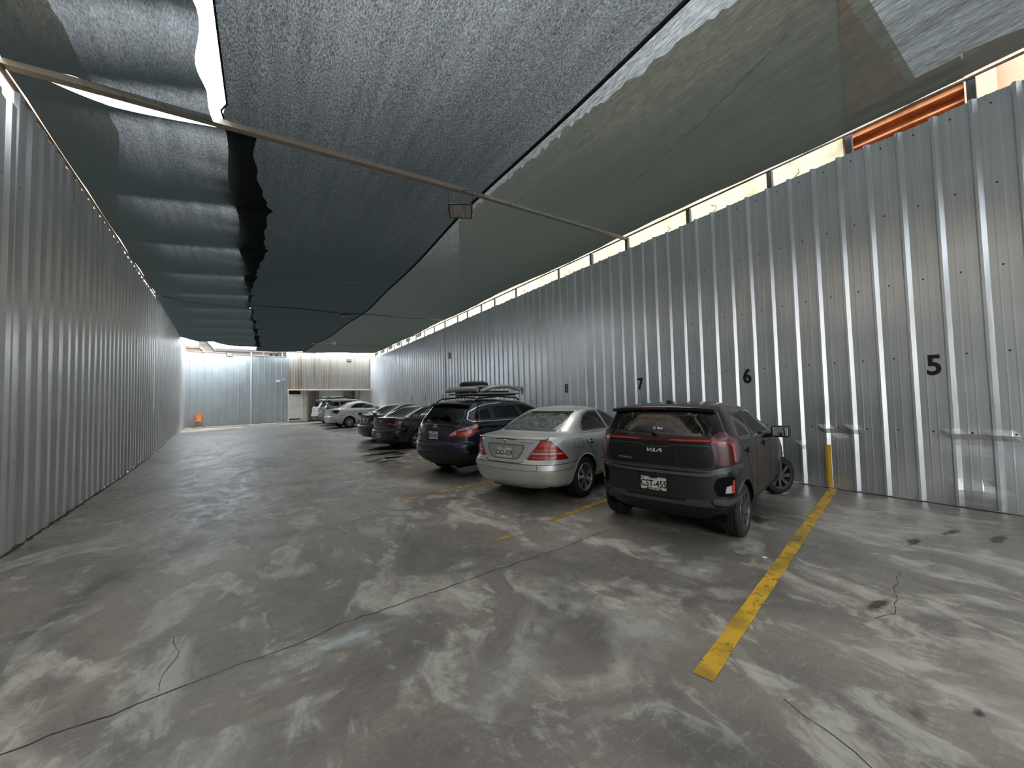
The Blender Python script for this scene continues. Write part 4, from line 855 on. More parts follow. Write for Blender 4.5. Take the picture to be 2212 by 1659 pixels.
# corrugated sheet walls ------------------------------------------------
def rib_profile(s0, s1, pitch, ribs, first):
    """(distance along, depth towards the room)"""
    out = []; k = math.ceil((s0-first)/pitch)
    out.append((s0, 0)); s = first+k*pitch
    while s < s1-.06:
        for ds, d in ribs: out.append((s+ds, d))
        s += pitch
    out.append((s1, 0)); out = [p for i, p in enumerate(out) if i == 0 or p[0] > out[i-1][0]+1e-5]; return out
def sheet_wall(name, A, B, top, first, pitch, ribs, m, zs, side=1, dents=(), floorf=True, bottom=0., parent=None, topn=.012):
    """wall from A to B (x, y); the room lies on the given side"""
    A = Vector((*A, 0)); B = Vector((*B, 0)); L = (B-A).length; d = (B-A)/L; n = Vector((-d.y, d.x, 0))*side
    pr_ = rib_profile(0, L, pitch, ribs, first); V = []; nz = len(zs)
    for s, dep in pr_:
        tz = top + topn*math.sin(s*5.1)*(.5+.5*math.sin(s*1.7)) + (.010 if dep > 0 else 0)
        wv = .006*math.sin(s*2.3)+.004*math.sin(s*5.7+1)
        for zi in zs:
            p = A+d*s; z0 = (fz(p.y) if floorf else bottom)+.012+.006*math.sin(s*9); z = z0+(tz-z0)*zi; dd = dep+wv*math.sin(z*1.3+s)
            for (cs, cz, rs, rz, amp) in dents: dd += amp*math.exp(-((s-cs)/rs)**2-((z-cz)/rz)**2)
            V.append(p+n*dd+Vector((0, 0, z)))
    F = [(i*nz+k, (i+1)*nz+k, (i+1)*nz+k+1, i*nz+k+1) for i in range(len(pr_)-1) for k in range(nz-1)]
    o = mesh(name, V, F, m, parent); return o, (A, d, n)
RIBS = [(-.056, 0), (-.014, .036), (.012, .036), (.030, 0), (.120, 0), (.132, .0014), (.144, 0), (.205, 0), (.217, .0014), (.229, 0)]
ZR = sorted(set([0] + list(np.round(np.linspace(.0, .40, 30), 4)) + [.5, .6, .7, .8, .9, 1.0]))
MR = metal_sheet('sheet_steel_right', .345, 1, .34, rough=.31)
dn = []
for (cy, cz, ry, rz, am) in ((7.0+2.45, .98, .10, .03, .028), (7.0+2.1, .98, .10, .035, .020), (7.0+1.05, .98, .11, .03, .034), (7.0+.72, .96, .14, .035, .034), (7.0+.9, .85, .22, .10, -.022), (7.0+.95, .22, .22, .12, .030), (7.0+.75, .30, .08, .05, -.03), (7.0+2.8, .66, .05, .02, .02), (7.0+.4, .8, .3, .3, -.03), (7.0+.72, .32, .05, .02, .03), (7.0+2.28, .90, .12, .06, -.02)): dn.append((cy, cz, ry, rz, am))
wr, _ = sheet_wall('wall_right', (WX, -7), (WX, 34.4), 5.30, (.72+7) % .345, .345, RIBS, MR, ZR, side=1, dents=dn); tag(wr, kind='structure')
MLF = metal_sheet('sheet_steel_left', .36, 1, .22, (.72, .725, .73), .36)
RIBL = [(-.10, 0), (-.06, .032), (.06, .032), (.10, 0)]
ZL = [0, .1, .2, .35, .5, .65, .8, 1.0]
wl, _ = sheet_wall('wall_left', LW[0], LW[1], 5.0, .2, .36, RIBL, MLF, ZL, side=-1); tag(wl, kind='structure')
for i, (a, b, tp) in enumerate(((LW[1], LW[2], 5.22), (LW[2], LW[3], 5.35))):
    o, _ = sheet_wall('wall_left', a, b, tp, .1, .36, RIBL, MLF, ZL, side=-1); tag(o, kind='structure')
for (a, b, z0) in (((-1.55, -7.0), (-.8, -7.0), 0.), ((4.6, -7.0), (WX, -7.0), 0.), ((-.8, -7.0), (4.6, -7.0), 4.4)):      # entrance behind the camera
    mb_ = MB(); mb_.box(a[0], b[0], -7.06, -7.0, z0, 5.3); tag(mb_.build('wall_front_unseen', MLF), kind='structure')
# stiff backing posts close the far ends; the gate wall and the office at the back
GA, GB = (-4.36, 32.0), (1.46, 33.38)
MG = metal_sheet('sheet_steel_gate', .345, 0, .12, (.54, .59, .62), .5)
wb_, _ = sheet_wall('wall_back', GA, GB, 5.12, .25, .38, [(-.03, 0), (-.015, .022), (.015, .022), (.03, 0)], MG, [0, .15, .3, .5, .7, .85, 1.0], side=-1, topn=.0); tag(wb_, kind='structure')
def gp(s, n=0., z=0.):                       # a point on the gate wall: s metres from its left end, n towards the room
    d = Vector((GB[0]-GA[0], GB[1]-GA[1], 0)).normalized(); return Vector((GA[0], GA[1], 0))+d*s+Vector((d.y, -d.x, 0))*n+Vector((0, 0, z))
GM = Matrix.Translation(gp(0)) @ Matrix.Rotation(math.atan2(GB[1]-GA[1], GB[0]-GA[0]), 4, 'Z')
CREAM = mat('cream_render', (.62, .59, .50), rough=.85, noise=(1.4, (.50, .47, .40), .42, .66))
WHITEW = mat('off_white_paint', (.82, .82, .77), rough=.7, noise=(2, (.74, .74, .69), .45, .65))
PEACH = mat('peach_render', (.62, .40, .28), rough=.85, noise=(2, (.55, .33, .22), .4, .65)); STEEL = mat('post_steel', (.16, .15, .15), met=.6, rough=.5)
PIPE = mat('pipe_primer', (.36, .27, .21), rough=.6, met=.1, noise=((7, 7, 7), (.20, .11, .06), .55, .75))
BEAMM = mat('beam_steel', (.42, .38, .32), met=.1, rough=.5, noise=((5, 5, 5), (.22, .12, .06), .6, .75))
DARK = mat('dark_opening', (.015, .016, .018), rough=.9)
# office: lower white storey, tin eave, stained sheet above
OFA, OFB = Vector((1.42, 33.37, 0)), Vector((7.72, 34.35, 0)); od = (OFB-OFA).normalized(); OM = Matrix.Translation(OFA) @ Matrix.Rotation(math.atan2(od.y, od.x), 4, 'Z'); OLn = (OFB-OFA).length
zf = .20
ow = MB()                                     # local x along the wall, local -y towards the room
ow.box(0, 1.42, 0, .15, zf, 2.62, OM); ow.box(2.55, 4.35, 1.4, 1.55, zf, 2.62, OM); ow.box(5.30, OLn, 0, .15, zf, 2.62, OM); ow.box(1.42, 5.3, 2.3, 2.45, zf, 2.62, OM); ow.box(1.27, 1.42, 0, 2.3, zf, 2.62, OM); ow.box(5.3, 5.45, 0, 2.3, zf, 2.62, OM); ow.box(0, OLn, 0, 2.4, 2.62, 2.72, OM)
o = ow.build('wall_back', WHITEW); tag(o, kind='structure')
us = MB(); tag(us.box(-.05, OLn, .05, .12, 2.72, 5.55, OM).build('wall_back', mat('streaked_sheet', (.52, .50, .46), rough=.55, met=.15, noise=((2.6, 2.6, .18), (.36, .27, .20), .50, .66))), kind='structure')
rb = MB()
for i in range(34): x = .1+i*(OLn-.2)/34; rb.box(x, x+.035, .02, .05, 2.75, 5.5, OM)
tag(rb.build('trim_1', mat('streaked_sheet2', (.56, .54, .50), rough=.55, noise=((2.2, 2.2, .2), (.42, .33, .25), .48, .66))), kind='structure')
ea = MB(); pts = [(.1+x*.045, .012*(1 if x % 2 else -1)) for x in range(int((OLn-.16)/.045))]
V = []; 
for x, dz in pts: V += [OM @ Vector((x-.1, -.35, 2.64+dz)), OM @ Vector((x-.1, .03, 2.70+dz)), OM @ Vector((x-.1, .03, 2.685+dz)), OM @ Vector((x-.1, -.35, 2.625+dz))]
ea.add(V, [(4*i+k, 4*i+(k+1) % 4, 4*i+4+(k+1) % 4, 4*i+4+k) for i in range(len(pts)-1) for k in range(4)])
e_ = ea.build('tin_eave', mat('rusty_tin', (.60, .50, .44), rough=.6, noise=((6, 6, 6), (.30, .14, .08), .55, .7))); tag(e_, 'narrow corrugated tin eave with rusty edge over the white office doors', 'awning')
# doors of the office
d1 = empty('door_1', OM @ Vector((.05, 0, zf)), OM.to_euler().z); tag(d1, kind='structure')
mb = MB(); mb.box(.02, 1.0, -.05, -.005, .14, 2.38, bev=.008); mb.build('door_panel', WHITEW, d1)
mb = MB()
for k in range(7): mb.box(.03, .82, -.075, -.05, 2.16+k*.035, 2.18+k*.035)
mb.box(.03, .82, -.06, -.05, 2.14, 2.40); mb.build('door_vent', DARK, d1)
mb = MB()
for k in range(3): mb.box(.05, .80, -.07, -.05, .20+k*.03, .215+k*.03)
mb.box(.05, .80, -.06, -.05, .19, .29); mb.build('door_vent', DARK, d1)
mb = MB(); mb.lathe([(-.10, .001), (-.10, .02), (-.06, .02), (-.05, .01)], 10, 'y', (.86, 0, 1.2)); mb.build('door_knob', CHR, d1, True)
st = MB(); st.box(.0, 1.25, -.45, -.02, zf, zf+.10, OM, bev=.02); st.box(.1, 1.1, -.40, -.02, zf+.10, zf+.19, OM, bev=.02); tag(st.build('door_step', mat('step_cement', (.42, .41, .38), rough=.8)), 'low two-tread cement step in front of the white metal door', 'step')
ch = MB()
for k in range(16): z = 2.55-k*.075; ch.tube([(1.12+.012*math.cos(t+k), -.05+.006*math.sin(k), z+.03*math.sin(t)) for t in np.linspace(0, 2*PI, 9)[:-1]], .007, 5, True)
ch.v = [tuple(OM @ Vector(v)) for v in ch.v]; tag(ch.build('hanging_chain', STEEL), 'dark chain hanging down the white office wall beside the metal door', 'chain')
pl = MB(); pl.box(2.42, 2.55, 1.38, 1.58, zf, 2.62, OM); pl.box(4.35, 4.45, 1.2, 1.4, zf, 2.62, OM); tag(pl.build('trim_2', WHITEW), kind='structure')
for (x0, x1) in ((2.36, 2.44), (5.12, 5.22)):
    p = MB(); p.box(x0, x1, .9, 1.0, zf, 2.62, OM); tag(p.build('steel_post', STEEL), 'dark narrow steel post inside the office porch, %s' % ('left one, behind the white SUV' if x0 < 3 else 'right one, near the corrugated wall'), 'post')
w_ = empty('window_1', OM @ Vector((4.55, 2.28, zf)), OM.to_euler().z); tag(w_, kind='structure')
mb = MB()
for a in ((0, .62, 1.0, 1.05), (0, .62, 1.95, 2.0), (0, .05, 1.0, 2.0), (.57, .62, 1.0, 2.0), (.29, .33, 1.0, 2.0)): mb.box(a[0], a[1], -.04, 0, a[2], a[3])
mb.build('window_frame', STEEL, w_); mb = MB(); mb.box(.05, .29, -.02, -.015, 1.05, 1.95); mb.build('window_pane', mat('pane_dark', (.12, .13, .13), rough=.15), w_); mb = MB(); mb.box(.33, .57, -.02, -.015, 1.05, 1.95); mb.build('window_pane', mat('pane_pale', (.65, .65, .6), rough=.3), w_)

# ---- pipes, posts, beams
def thing(mb, name, mats, label, cat, group=None, smooth=False, parent=None):
    o = mb.build(name, mats, parent, smooth)
    return tag(o, label, cat, group)
ORD = 'first second third fourth fifth sixth seventh eighth ninth tenth eleventh twelfth thirteenth fourteenth fifteenth sixteenth seventeenth'.split()
PZ = 5.64
mb = MB(); mb.tube([(WX+.02, -7, PZ), (WX+.02, 34.3, PZ)], .024, 8); thing(mb, 'eave_pipe', PIPE, 'long pinkish pipe carrying the net edge above the right corrugated wall', 'pipe', smooth=True)
mb = MB(); mb.tube([(lwx(y)-.0, y, 5.20+.009*(y)) for y in (-6, 6.57, 17.1, 31.5)], .026, 8); thing(mb, 'eave_pipe', PIPE, 'long pinkish pipe carrying the net edge above the left corrugated wall', 'pipe', smooth=True)
py = [.71, 1.96, 3.09, 4.69, 6.38, 7.65, 9.07, 11.5, 13.06, 14.19, 15.53, 16.58, 18.1, 19.6, 21.1, 22.6, 24.1, 25.6, 27.3, 29.0, 31.0, 33.0]
for i, y in enumerate(py):
    mb = MB(); wd = .08 if i < 6 else .05; mb.box(WX+.02, WX+.02+wd, y-wd/2, y+wd/2, 4.9, PZ-.01)
    lb = ('dark steel post over the right wall at the picture edge, before the orange cornice', 'dark steel post over the right wall where the orange cornice meets the cream wall', 'dark steel post above painted number 6, in front of the bare cream wall', 'dark steel post over the right wall, just nearer than the first roof beam')[i] if i < 4 else ('dark steel post under the end of the nearest roof beam' if i == 4 else 'small dark post in the bright gap over the right wall, %s beyond the nearest beam' % ORD[i-5])
    thing(mb, 'steel_post', STEEL, lb, 'post', 'posts above the right wall')
for i, y in enumerate((7.4, 8.7, 10.1, 12.0, 14.0, 16.0, 18.5, 21, 24, 27)):
    mb = MB(); x = lwx(y); mb.box(x-.05, x, y-.03, y+.03, 4.85, 5.2+.009*y); thing(mb, 'steel_post', mat('post_pale', (.42, .38, .33), rough=.6, met=.2), 'short pale post between the left wall top and its pipe, %s from the nearest beam' % ORD[i], 'post', 'posts above the left wall')
mb = MB(); mb.beam((lwx(6.23)-.1, 6.23, 5.30), (3.3, 6.30, 5.50), .10, .075); mb.beam((3.22, 6.30, 5.498), (WX+.05, 6.39, 5.60), .075, .055); b1 = thing(mb, 'roof_beam', BEAMM, 'nearest rusty steel beam crossing the lot under the nets', 'beam')
mb = MB(); mb.beam((lwx(17.6)-.1, 17.55, 5.46), (.2, 17.75, 5.56), .06, .05); mb.beam((.15, 17.75, 5.56), (5.0, 17.95, 5.66), .11, .06); mb.beam((4.9, 17.95, 5.66), (WX+.05, 18.08, 5.72), .06, .05); thing(mb, 'roof_beam', BEAMM, 'second steel beam across the lot, above the middle of the car row', 'beam')
mb = MB(); mb.beam((-.3, 27.6, 5.38), (4, 27.45, 5.45), .06, .045); mb.beam((4, 27.45, 5.45), (WX+.05, 27.34, 5.52), .06, .045); mb.box(1.6, 2.3, 27.48, 27.56, 5.36, 5.40); thing(mb, 'roof_beam', mat('beam_grey', (.16, .17, .175), met=.3, rough=.5), 'farthest thin roof beam, near the streaked back wall', 'beam')
# ---- nets
NB = net_mat('net_dark', .060, (.008, .010, .010), (.0025, .0032, .0032), .95, (90, 30, 90), .18)
NR_ = net_mat('net_right', .112, (.020, .022, .020), (.006, .007, .006), .75, (110, 8, 110), .22)
NOL = net_mat('net_overlay', .42, (.040, .042, .034), (.018, .020, .016), .35, (80, 12, 80), .10)
NL = net_mat('net_left', .072, (.012, .016, .015), (.004, .005, .005), .6, (90, 20, 90), .2)
def seamx(y):
    return float(np.interp(y, [-6, 3, 7, 12.3, 16.7, 24, 28, 34.5], [3.66, 3.58, 3.54, 3.66, 3.72, 3.3, 2.9, 2.2]))
def zc(x, y=0): return 5.40+(x+2.4)/10.1*.27 + .03*math.sin(y*.9+x*.4)+.02*math.sin(x*2.1+y*.3)
def net(name, xl, xr, y0, y1, zf_, m, label, nx=24, ny=90, cat='shade net'):
    V = [];
    for j in range(ny+1):
        y = y0+(y1-y0)*j/ny
        a, b = xl(y), xr(y)
        for i in range(nx+1):
            x = a+(b-a)*i/nx; yy = y
            V.append((x, yy, zf_(x, yy)))
    F = [(j*(nx+1)+i, j*(nx+1)+i+1, (j+1)*(nx+1)+i+1, (j+1)*(nx+1)+i) for j in range(ny) for i in range(nx)]
    o = mesh(name, V, F, m, None, True); tag(o, label, cat); return o
def sag(y, y0, span): return abs(math.sin(PI*(y-y0)/span))
net('shade_net', lambda y: -.42 if y < 6 else -.50+.04*math.sin(y*2.1), lambda y: seamx(y)+.05, -7, 32.6, lambda x, y: zc(x, y)+.02, NB, 'dense black shade net over the middle of the lot, between the two long seams', 30, 120)
net('shade_net', lambda y: seamx(y)-.02, lambda y: WX+.0-.03*abs(math.sin(y*2.6)), -7, 33.0, lambda x, y: min(zc(x, y), 9)+.015, NR_, 'lighter grey shade net over the parked cars along the right wall', 24, 160)
net('shade_net', lambda y: lwx(y)+.02+(.22 if y < 4.5 else .22-.13*(y-4.5)), lambda y: -.60+.035*math.sin(y*3.2)+.02*math.sin(y*7), -7, 6.2, lambda x, y: 5.36+.03*(x+2.4)-.10*sag(y+x*.35, -.2, 1.15)**.8*(.35+.65*min(1, (x+2.6)/1.0)), NL, 'pale wrinkled shade net at the upper left, in front of the nearest beam', 24, 120)
def zl2(x, y):
    return 5.34+.008*y+.02*(x+2.4)-.20*sag(y+.28*x, 6.3, 2.45)**.75*min(1, max(.15, (x-lwx(y))/.8)) - .03*sag(y*1.0, 0, .6)*max(0, min(1, (x+1.2)/1.2))
def xr2(y):
    base = float(np.interp(y, [6.3, 8, 11, 13, 15.5, 17.5, 31], [-.10, .12, .10, -.12, -.30, -.36, -.12])); return base-.13*sag(y, 6.3, 2.45)**.5+.02*math.sin(y*11)
o = net('shade_net', lambda y: lwx(y)-.02, xr2, 0, 1, lambda x, y: 0, NL, 'sagging scalloped shade net along the left wall beyond the nearest beam', 40, 220)
vs = []
for j in range(221):
    for i in range(41):
        u = i/40; yst = 6.30+.24*math.sin(PI*min(1, u*1.05))**1.2*(1 if u < .95 else .5); yend = 27.9+2.9*u+.25*math.sin(PI*u); y = yst+(yend-yst)*j/220; x = lwx(y)-.02+(xr2(y)-lwx(y)+.02)*u
        vs += [x, y, zl2(x, y)]
o.data.vertices.foreach_set('co', vs); o.data.update()
for nm_, fx_ in (('right', lambda y: seamx(y)+.02), ('left', lambda y: -.42 if y < 6 else -.50+.04*math.sin(y*2.1))):
    mb = MB(); mb.tube([(fx_(y), y, zc(fx_(y), y)+.0) for y in np.linspace(-6, 32, 240)], .012, 5); tag(mb.build('seam_cord', mat('cord_black', (.01, .01, .01), rough=.9)), 'black cord hemming the %s edge of the middle shade net' % nm_, 'cord')
# wires
def wire(pts, r, label, m=None, group=None, cat='wire'):
    mb = MB(); mb.tube(pts, r, 5); return thing(mb, 'wire', m or mat('wire_grey', (.22, .23, .22), rough=.5, met=.5), label, cat, group)
wire([(-.45, 9.1, 5.35), (1.4, 10.7, 5.40), (3.5, 13.0, 5.45)], .006, 'thin pale stay wire running diagonally under the middle net')
wire([(.2, 13.6, 5.37), (3.6, 12.4, 5.47)], .005, 'thin wire crossing the diagonal one below the middle net')
wire([(4.9, 1.7, zc(4.9, 1.7)+.004), (5.4, 3.1, zc(5.4, 3.1)-.012), (5.9, 4.6, zc(5.9, 4.6)+.004)], .004, 'thin black wire slanting under the right net, near the top')
wire([(-1.95, 4.2, 5.28), (-.7, 4.0, 5.25)], .006, 'dark wire under the pale wrinkled net at the upper left', BLK)
# ---- floodlights
def flood(loc, rz, label, w=.34, h=.24, tilt=.6, drop=.25):
    r = empty('floodlight', loc, rz); tag(r, label, 'light', None); T = Matrix.Rotation(tilt, 4, 'X')
    mb = MB(); mb.box(-w/2, w/2, 0, .05, -h/2, h/2, T, bev=.01)
    for k in range(9): mb.box(-w/2+.02+k*(w-.05)/9, -w/2+.03+k*(w-.05)/9, .05, .075, -h/2+.02, h/2-.02, T)
    mb.build('housing', BLK, r); g = MB(); g.box(-w/2+.02, w/2-.02, -.006, .001, -h/2+.02, h/2-.02, T, bev=.002); g.build('lamp_glass', mat('lamp_face', (.40, .38, .36), rough=.15, noise=((18, 2, 2), (.24, .23, .22), .4, .6)), r)
    b = MB(); b.tube([(-w/2-.01, .03, 0), (-w/2-.015, .03, drop), (w/2+.015, .03, drop), (w/2+.01, .03, 0)], .006, 6); b.build('bracket', BLK, r); return r
flood((3.02, 6.24, 5.05), -.50, 'black floodlight hanging under the nearest roof beam', .42, .26, .75, .42)
flood((2.95, 17.70, 5.36), -.4, 'dark floodlight under the second roof beam', .42, .25, 1.35, .2)
o = flood(gp(2.35, .08, 5.10), .2, 'black-framed floodlight on top of the back gate wall', .36, .26, .1, .03)
o = flood(OM @ Vector((4.55, -.05, 5.15)), OM.to_euler().z, 'small grey floodlight high on the streaked back wall', .34, .20, .1, .04)
mb = MB(); p = Vector((3.6, 25.8, 5.36)); mb.tube([p+Vector((-1.2, .6, -.02)), p+Vector((-.9, .4, -.10)), p+Vector((-.45, .1, -.12)), p], .018, 6); mb.lathe([(-.16, .001), (-.15, .07), (-.04, .09), (0, .03)], 12, 'z', p); mb.box(p.x-.12, p.x+.12, p.y-.02, p.y+.02, p.z, p.z+.03); mb.tube([p, p+Vector((0, 0, .24))], .012, 6); thing(mb, 'pendant_lamp', mat('white_plastic', (.7, .7, .7), rough=.4), 'small white lamp with a curly white cable under the far net', 'light', smooth=True)
mb = MB(); mb.lathe([(-.02, .001), (-.02, .045), (0, .05)], 14, 'z', (2.75, 17.6, 5.50)); thing(mb, 'ceiling_socket', mat('white_plastic', (.7, .7, .7)), 'little round socket on the second roof beam', 'socket')
# conduit and switch box on right wall, boxes on the gate
mb = MB(); mb.tube([(WX-.04, 18.0, 5.6), (WX-.045, 18.0, 3.7), (WX-.045, 18.0, 1.0)], .014, 6); thing(mb, 'conduit', mat('conduit_grey', (.35, .36, .37), rough=.5), 'thin grey conduit running down the right wall below the second beam', 'conduit')
mb = MB(); mb.box(WX-.09, WX-.03, 17.35, 17.55, 3.65, 3.95, bev=.01); thing(mb, 'switch_box', mat('conduit_grey', (.35, .36, .37)), 'small grey box beside the conduit on the right wall', 'box')
mb = MB(); mb.box(5.20, 5.42, -.16, -.03, 3.22, 3.40, GM, bev=.02); thing(mb, 'security_light', WHITEW, 'white twin-head security light on the gate wall, near its right end', 'light')
mb = MB(); mb.box(5.60, 5.72, -.10, -.03, 3.38, 3.52, GM, bev=.01); thing(mb, 'junction_box', WHITEW, 'tiny white junction box at the right end of the gate wall', 'box')
mb = MB(); mb.tube([gp(3.6, .07, .22), gp(3.6, .07, 5.35)], .03, 8); thing(mb, 'drain_pipe', WHITEW, 'white pipe standing up the middle of the back gate wall', 'pipe', smooth=True)
mb = MB(); mb.tube([gp(.5, .02, 5.18), gp(2.0, .02, 5.22), gp(2.4, .02, 5.12), gp(5.8, .02, 5.16)], .03, 6); thing(mb, 'gate_rail', mat('rail_dark', (.22, .19, .17), rough=.6), 'dark rail along the top of the back gate wall', 'rail')
# ---- numbers painted on the sheets
for txt, y, z, lab in (('5', 1.20, 1.88, 'nearest, in the empty bay'), ('6', 3.62, 1.88, 'above the black hatchback mirror'), ('7', 6.09, 1.85, 'above the roof of the black hatchback'), ('8', 8.81, 1.84, 'above the silver sedan'), ('9', 11.22, 1.84, 'faint, right of the roof basket'), ('12', 18.43, 1.74, 'left of the navy SUV roof'), ('13', 21.08, 1.76, 'above the black sedan'), ('14', 23.4, 1.76, 'faded, second beyond the black sedan'), ('15', 25.3, 1.76, 'faded, above the dark grey sedan')):
    s_ = .38
    Mx = Matrix.Translation((WX-.010, y, z)) @ Matrix.Rotation(-PI/2, 4, 'Z') @ Matrix.Rotation(PI/2, 4, 'X')
    o = text_mesh('painted_number', txt, s_, INK if int(txt) < 14 and txt != '9' else mat('ink_faded', (.16, .17, .17), rough=.6), None, Mx, .82 if len(txt) == 1 else .55, ext=.002, off=.010)
    tag(o, 'black painted number %s on the right corrugated wall, %s' % (txt, lab), 'number')
# ---- yellow lines (worn paint)
def worn(name, wear, col=(.62, .36, .02)):
    m = bpy.data.materials.new(name); m.use_nodes = True; nt = m.node_tree; b = nt.nodes['Principled BSDF']; L = nt.links.new
    tc = nd(nt, 'ShaderNodeTexCoord'); n = nd(nt, 'ShaderNodeTexNoise'); n.inputs['Scale'].default_value = 9; n.inputs['Detail'].default_value = 9; n.inputs['Roughness'].default_value = .72; n.inputs['Distortion'].default_value = .8; L(tc.outputs['Object'], n.inputs['Vector'])
    r = nd(nt, 'ShaderNodeMapRange'); r.inputs[1].default_value = wear-.05; r.inputs[2].default_value = wear+.05; L(n.outputs[0], r.inputs[0])
    n2 = nd(nt, 'ShaderNodeTexNoise'); n2.inputs['Scale'].default_value = 3.5; n2.inputs['Detail'].default_value = 7; L(tc.outputs['Object'], n2.inputs['Vector'])
    mx = nd(nt, 'ShaderNodeMix', data_type='RGBA'); mx.inputs[6].default_value = (*col, 1); mx.inputs[7].default_value = (col[0]*.55, col[1]*.6, col[2]*1.2, 1)
    r2 = nd(nt, 'ShaderNodeMapRange'); r2.inputs[1].default_value = .45; r2.inputs[2].default_value = .62; L(n2.outputs[0], r2.inputs[0]); L(r2.outputs[0], mx.inputs[0]); L(mx.outputs[2], b.inputs['Base Color']); b.inputs['Roughness'].default_value = .5
    L(r.outputs[0], b.inputs['Alpha']); return m
YL = worn('yellow_line_paint', .40); YL2 = worn('yellow_line_thin', .46); YLS = mat('yellow_wall_paint', (.60, .33, .01), rough=.5)
def line(x0, y0, x1, y1, w, m, label):
    d = Vector((x1-x0, y1-y0, 0)); L = d.length; d /= L; n = Vector((-d.y, d.x, 0))*w/2; N = int(L/.12); V = []
    for i in range(N+1):
        p = Vector((x0, y0, 0))+d*L*i/N; k = 1+.05*math.sin(i*1.3)+.03*math.sin(i*3.1); z = fz(p.y)+.0035; V += [p+n*k+Vector((0, 0, z)), p-n*k+Vector((0, 0, z))]
    o = mesh('parking_line', V, [(2*i+1, 2*i+3, 2*i+2, 2*i) for i in range(N)], m); return tag(o, label, 'parking line')
line(2.03, 1.26, 7.68, 2.38, .105, YL, 'long worn yellow line running to the wall right of the black hatchback')
line(3.05, 3.88, 7.6, 4.75, .085, YL2, 'worn yellow line between the black hatchback and the silver sedan')
line(2.03, 3.665, 2.40, 3.735, .06, worn('yellow_line_scrap', .52), 'short worn scrap of yellow line out on the bare floor')
line(1.78, 6.08, 7.6, 7.2, .085, YL2, 'worn yellow line between the silver sedan and the navy SUV')
line(2.2, 8.75, 7.6, 9.8, .07, worn('yellow_line_faint', .50), 'faint yellow line just left of the navy SUV')
def wall_x(y, z, dep): s_ = y+7; return WX-(dep+(.006*math.sin(s_*2.3)+.004*math.sin(s_*5.7+1))*math.sin(z*1.3+s_)+.0015)
V = [(wall_x(y, z, d), y, z) for z in np.linspace(.02, .70, 12) for y, d in ((2.391, .0), (2.430, .036), (2.458, .036), (2.474, .001))]
o = mesh('painted_strip', V, [(4*j+k, 4*j+k+1, 4*j+k+5, 4*j+k+4) for j in range(11) for k in range(3)], YLS); tag(o, 'yellow strip painted up one rib of the right wall', 'painted strip')
# ---- cracks and worn patches of the floor
def floor_ribbon(name, pts, w, m, jit=.02, z=.0025):
    P = []
    for (a, b) in zip(pts, pts[1:]):
        n = max(1, int(math.dist(a, b)/.07))
        for k in range(n): P.append((a[0]+(b[0]-a[0])*k/n+rng.uniform(-jit, jit), a[1]+(b[1]-a[1])*k/n+rng.uniform(-jit, jit)))
    P.append(pts[-1]); V = []
    for i, p in enumerate(P):
        q = P[min(i+1, len(P)-1)]; q0 = P[max(i-1, 0)]; d = Vector((q[0]-q0[0], q[1]-q0[1])).normalized(); ww = w*(.5+rng.uniform(0, .8))/2; V += [(p[0]-d.y*ww, p[1]+d.x*ww, fz(p[1])+z), (p[0]+d.y*ww, p[1]-d.x*ww, fz(p[1])+z)]
    return mesh(name, V, [(2*i+1, 2*i+3, 2*i+2, 2*i) for i in range(len(P)-1)], m, floor)
CRK = mat('crack_dark', (.05, .044, .038), rough=.95)
o = floor_ribbon('crack', [(-2.3, 2.70), (-1.01, 2.81), (-.64, 2.81), (-.32, 2.88), (.31, 2.94), (.46, 2.99), (.83, 3.01), (1.93, 3.08), (2.77, 3.12), (3.4, 3.2)], .008, CRK, .016)
floor_ribbon('crack', [(-.49, 2.88), (-.50, 3.04), (-.45, 3.2), (-.52, 3.5)], .004, CRK, .012); floor_ribbon('crack', [(2.23, .95), (2.19, .84), (2.18, .76), (2.14, .64), (2.05, .45)], .004, CRK, .006)
floor_ribbon('crack', [(4.6, 1.0), (4.1, .92), (3.7, .84), (3.5, .9)], .004, CRK, .015)
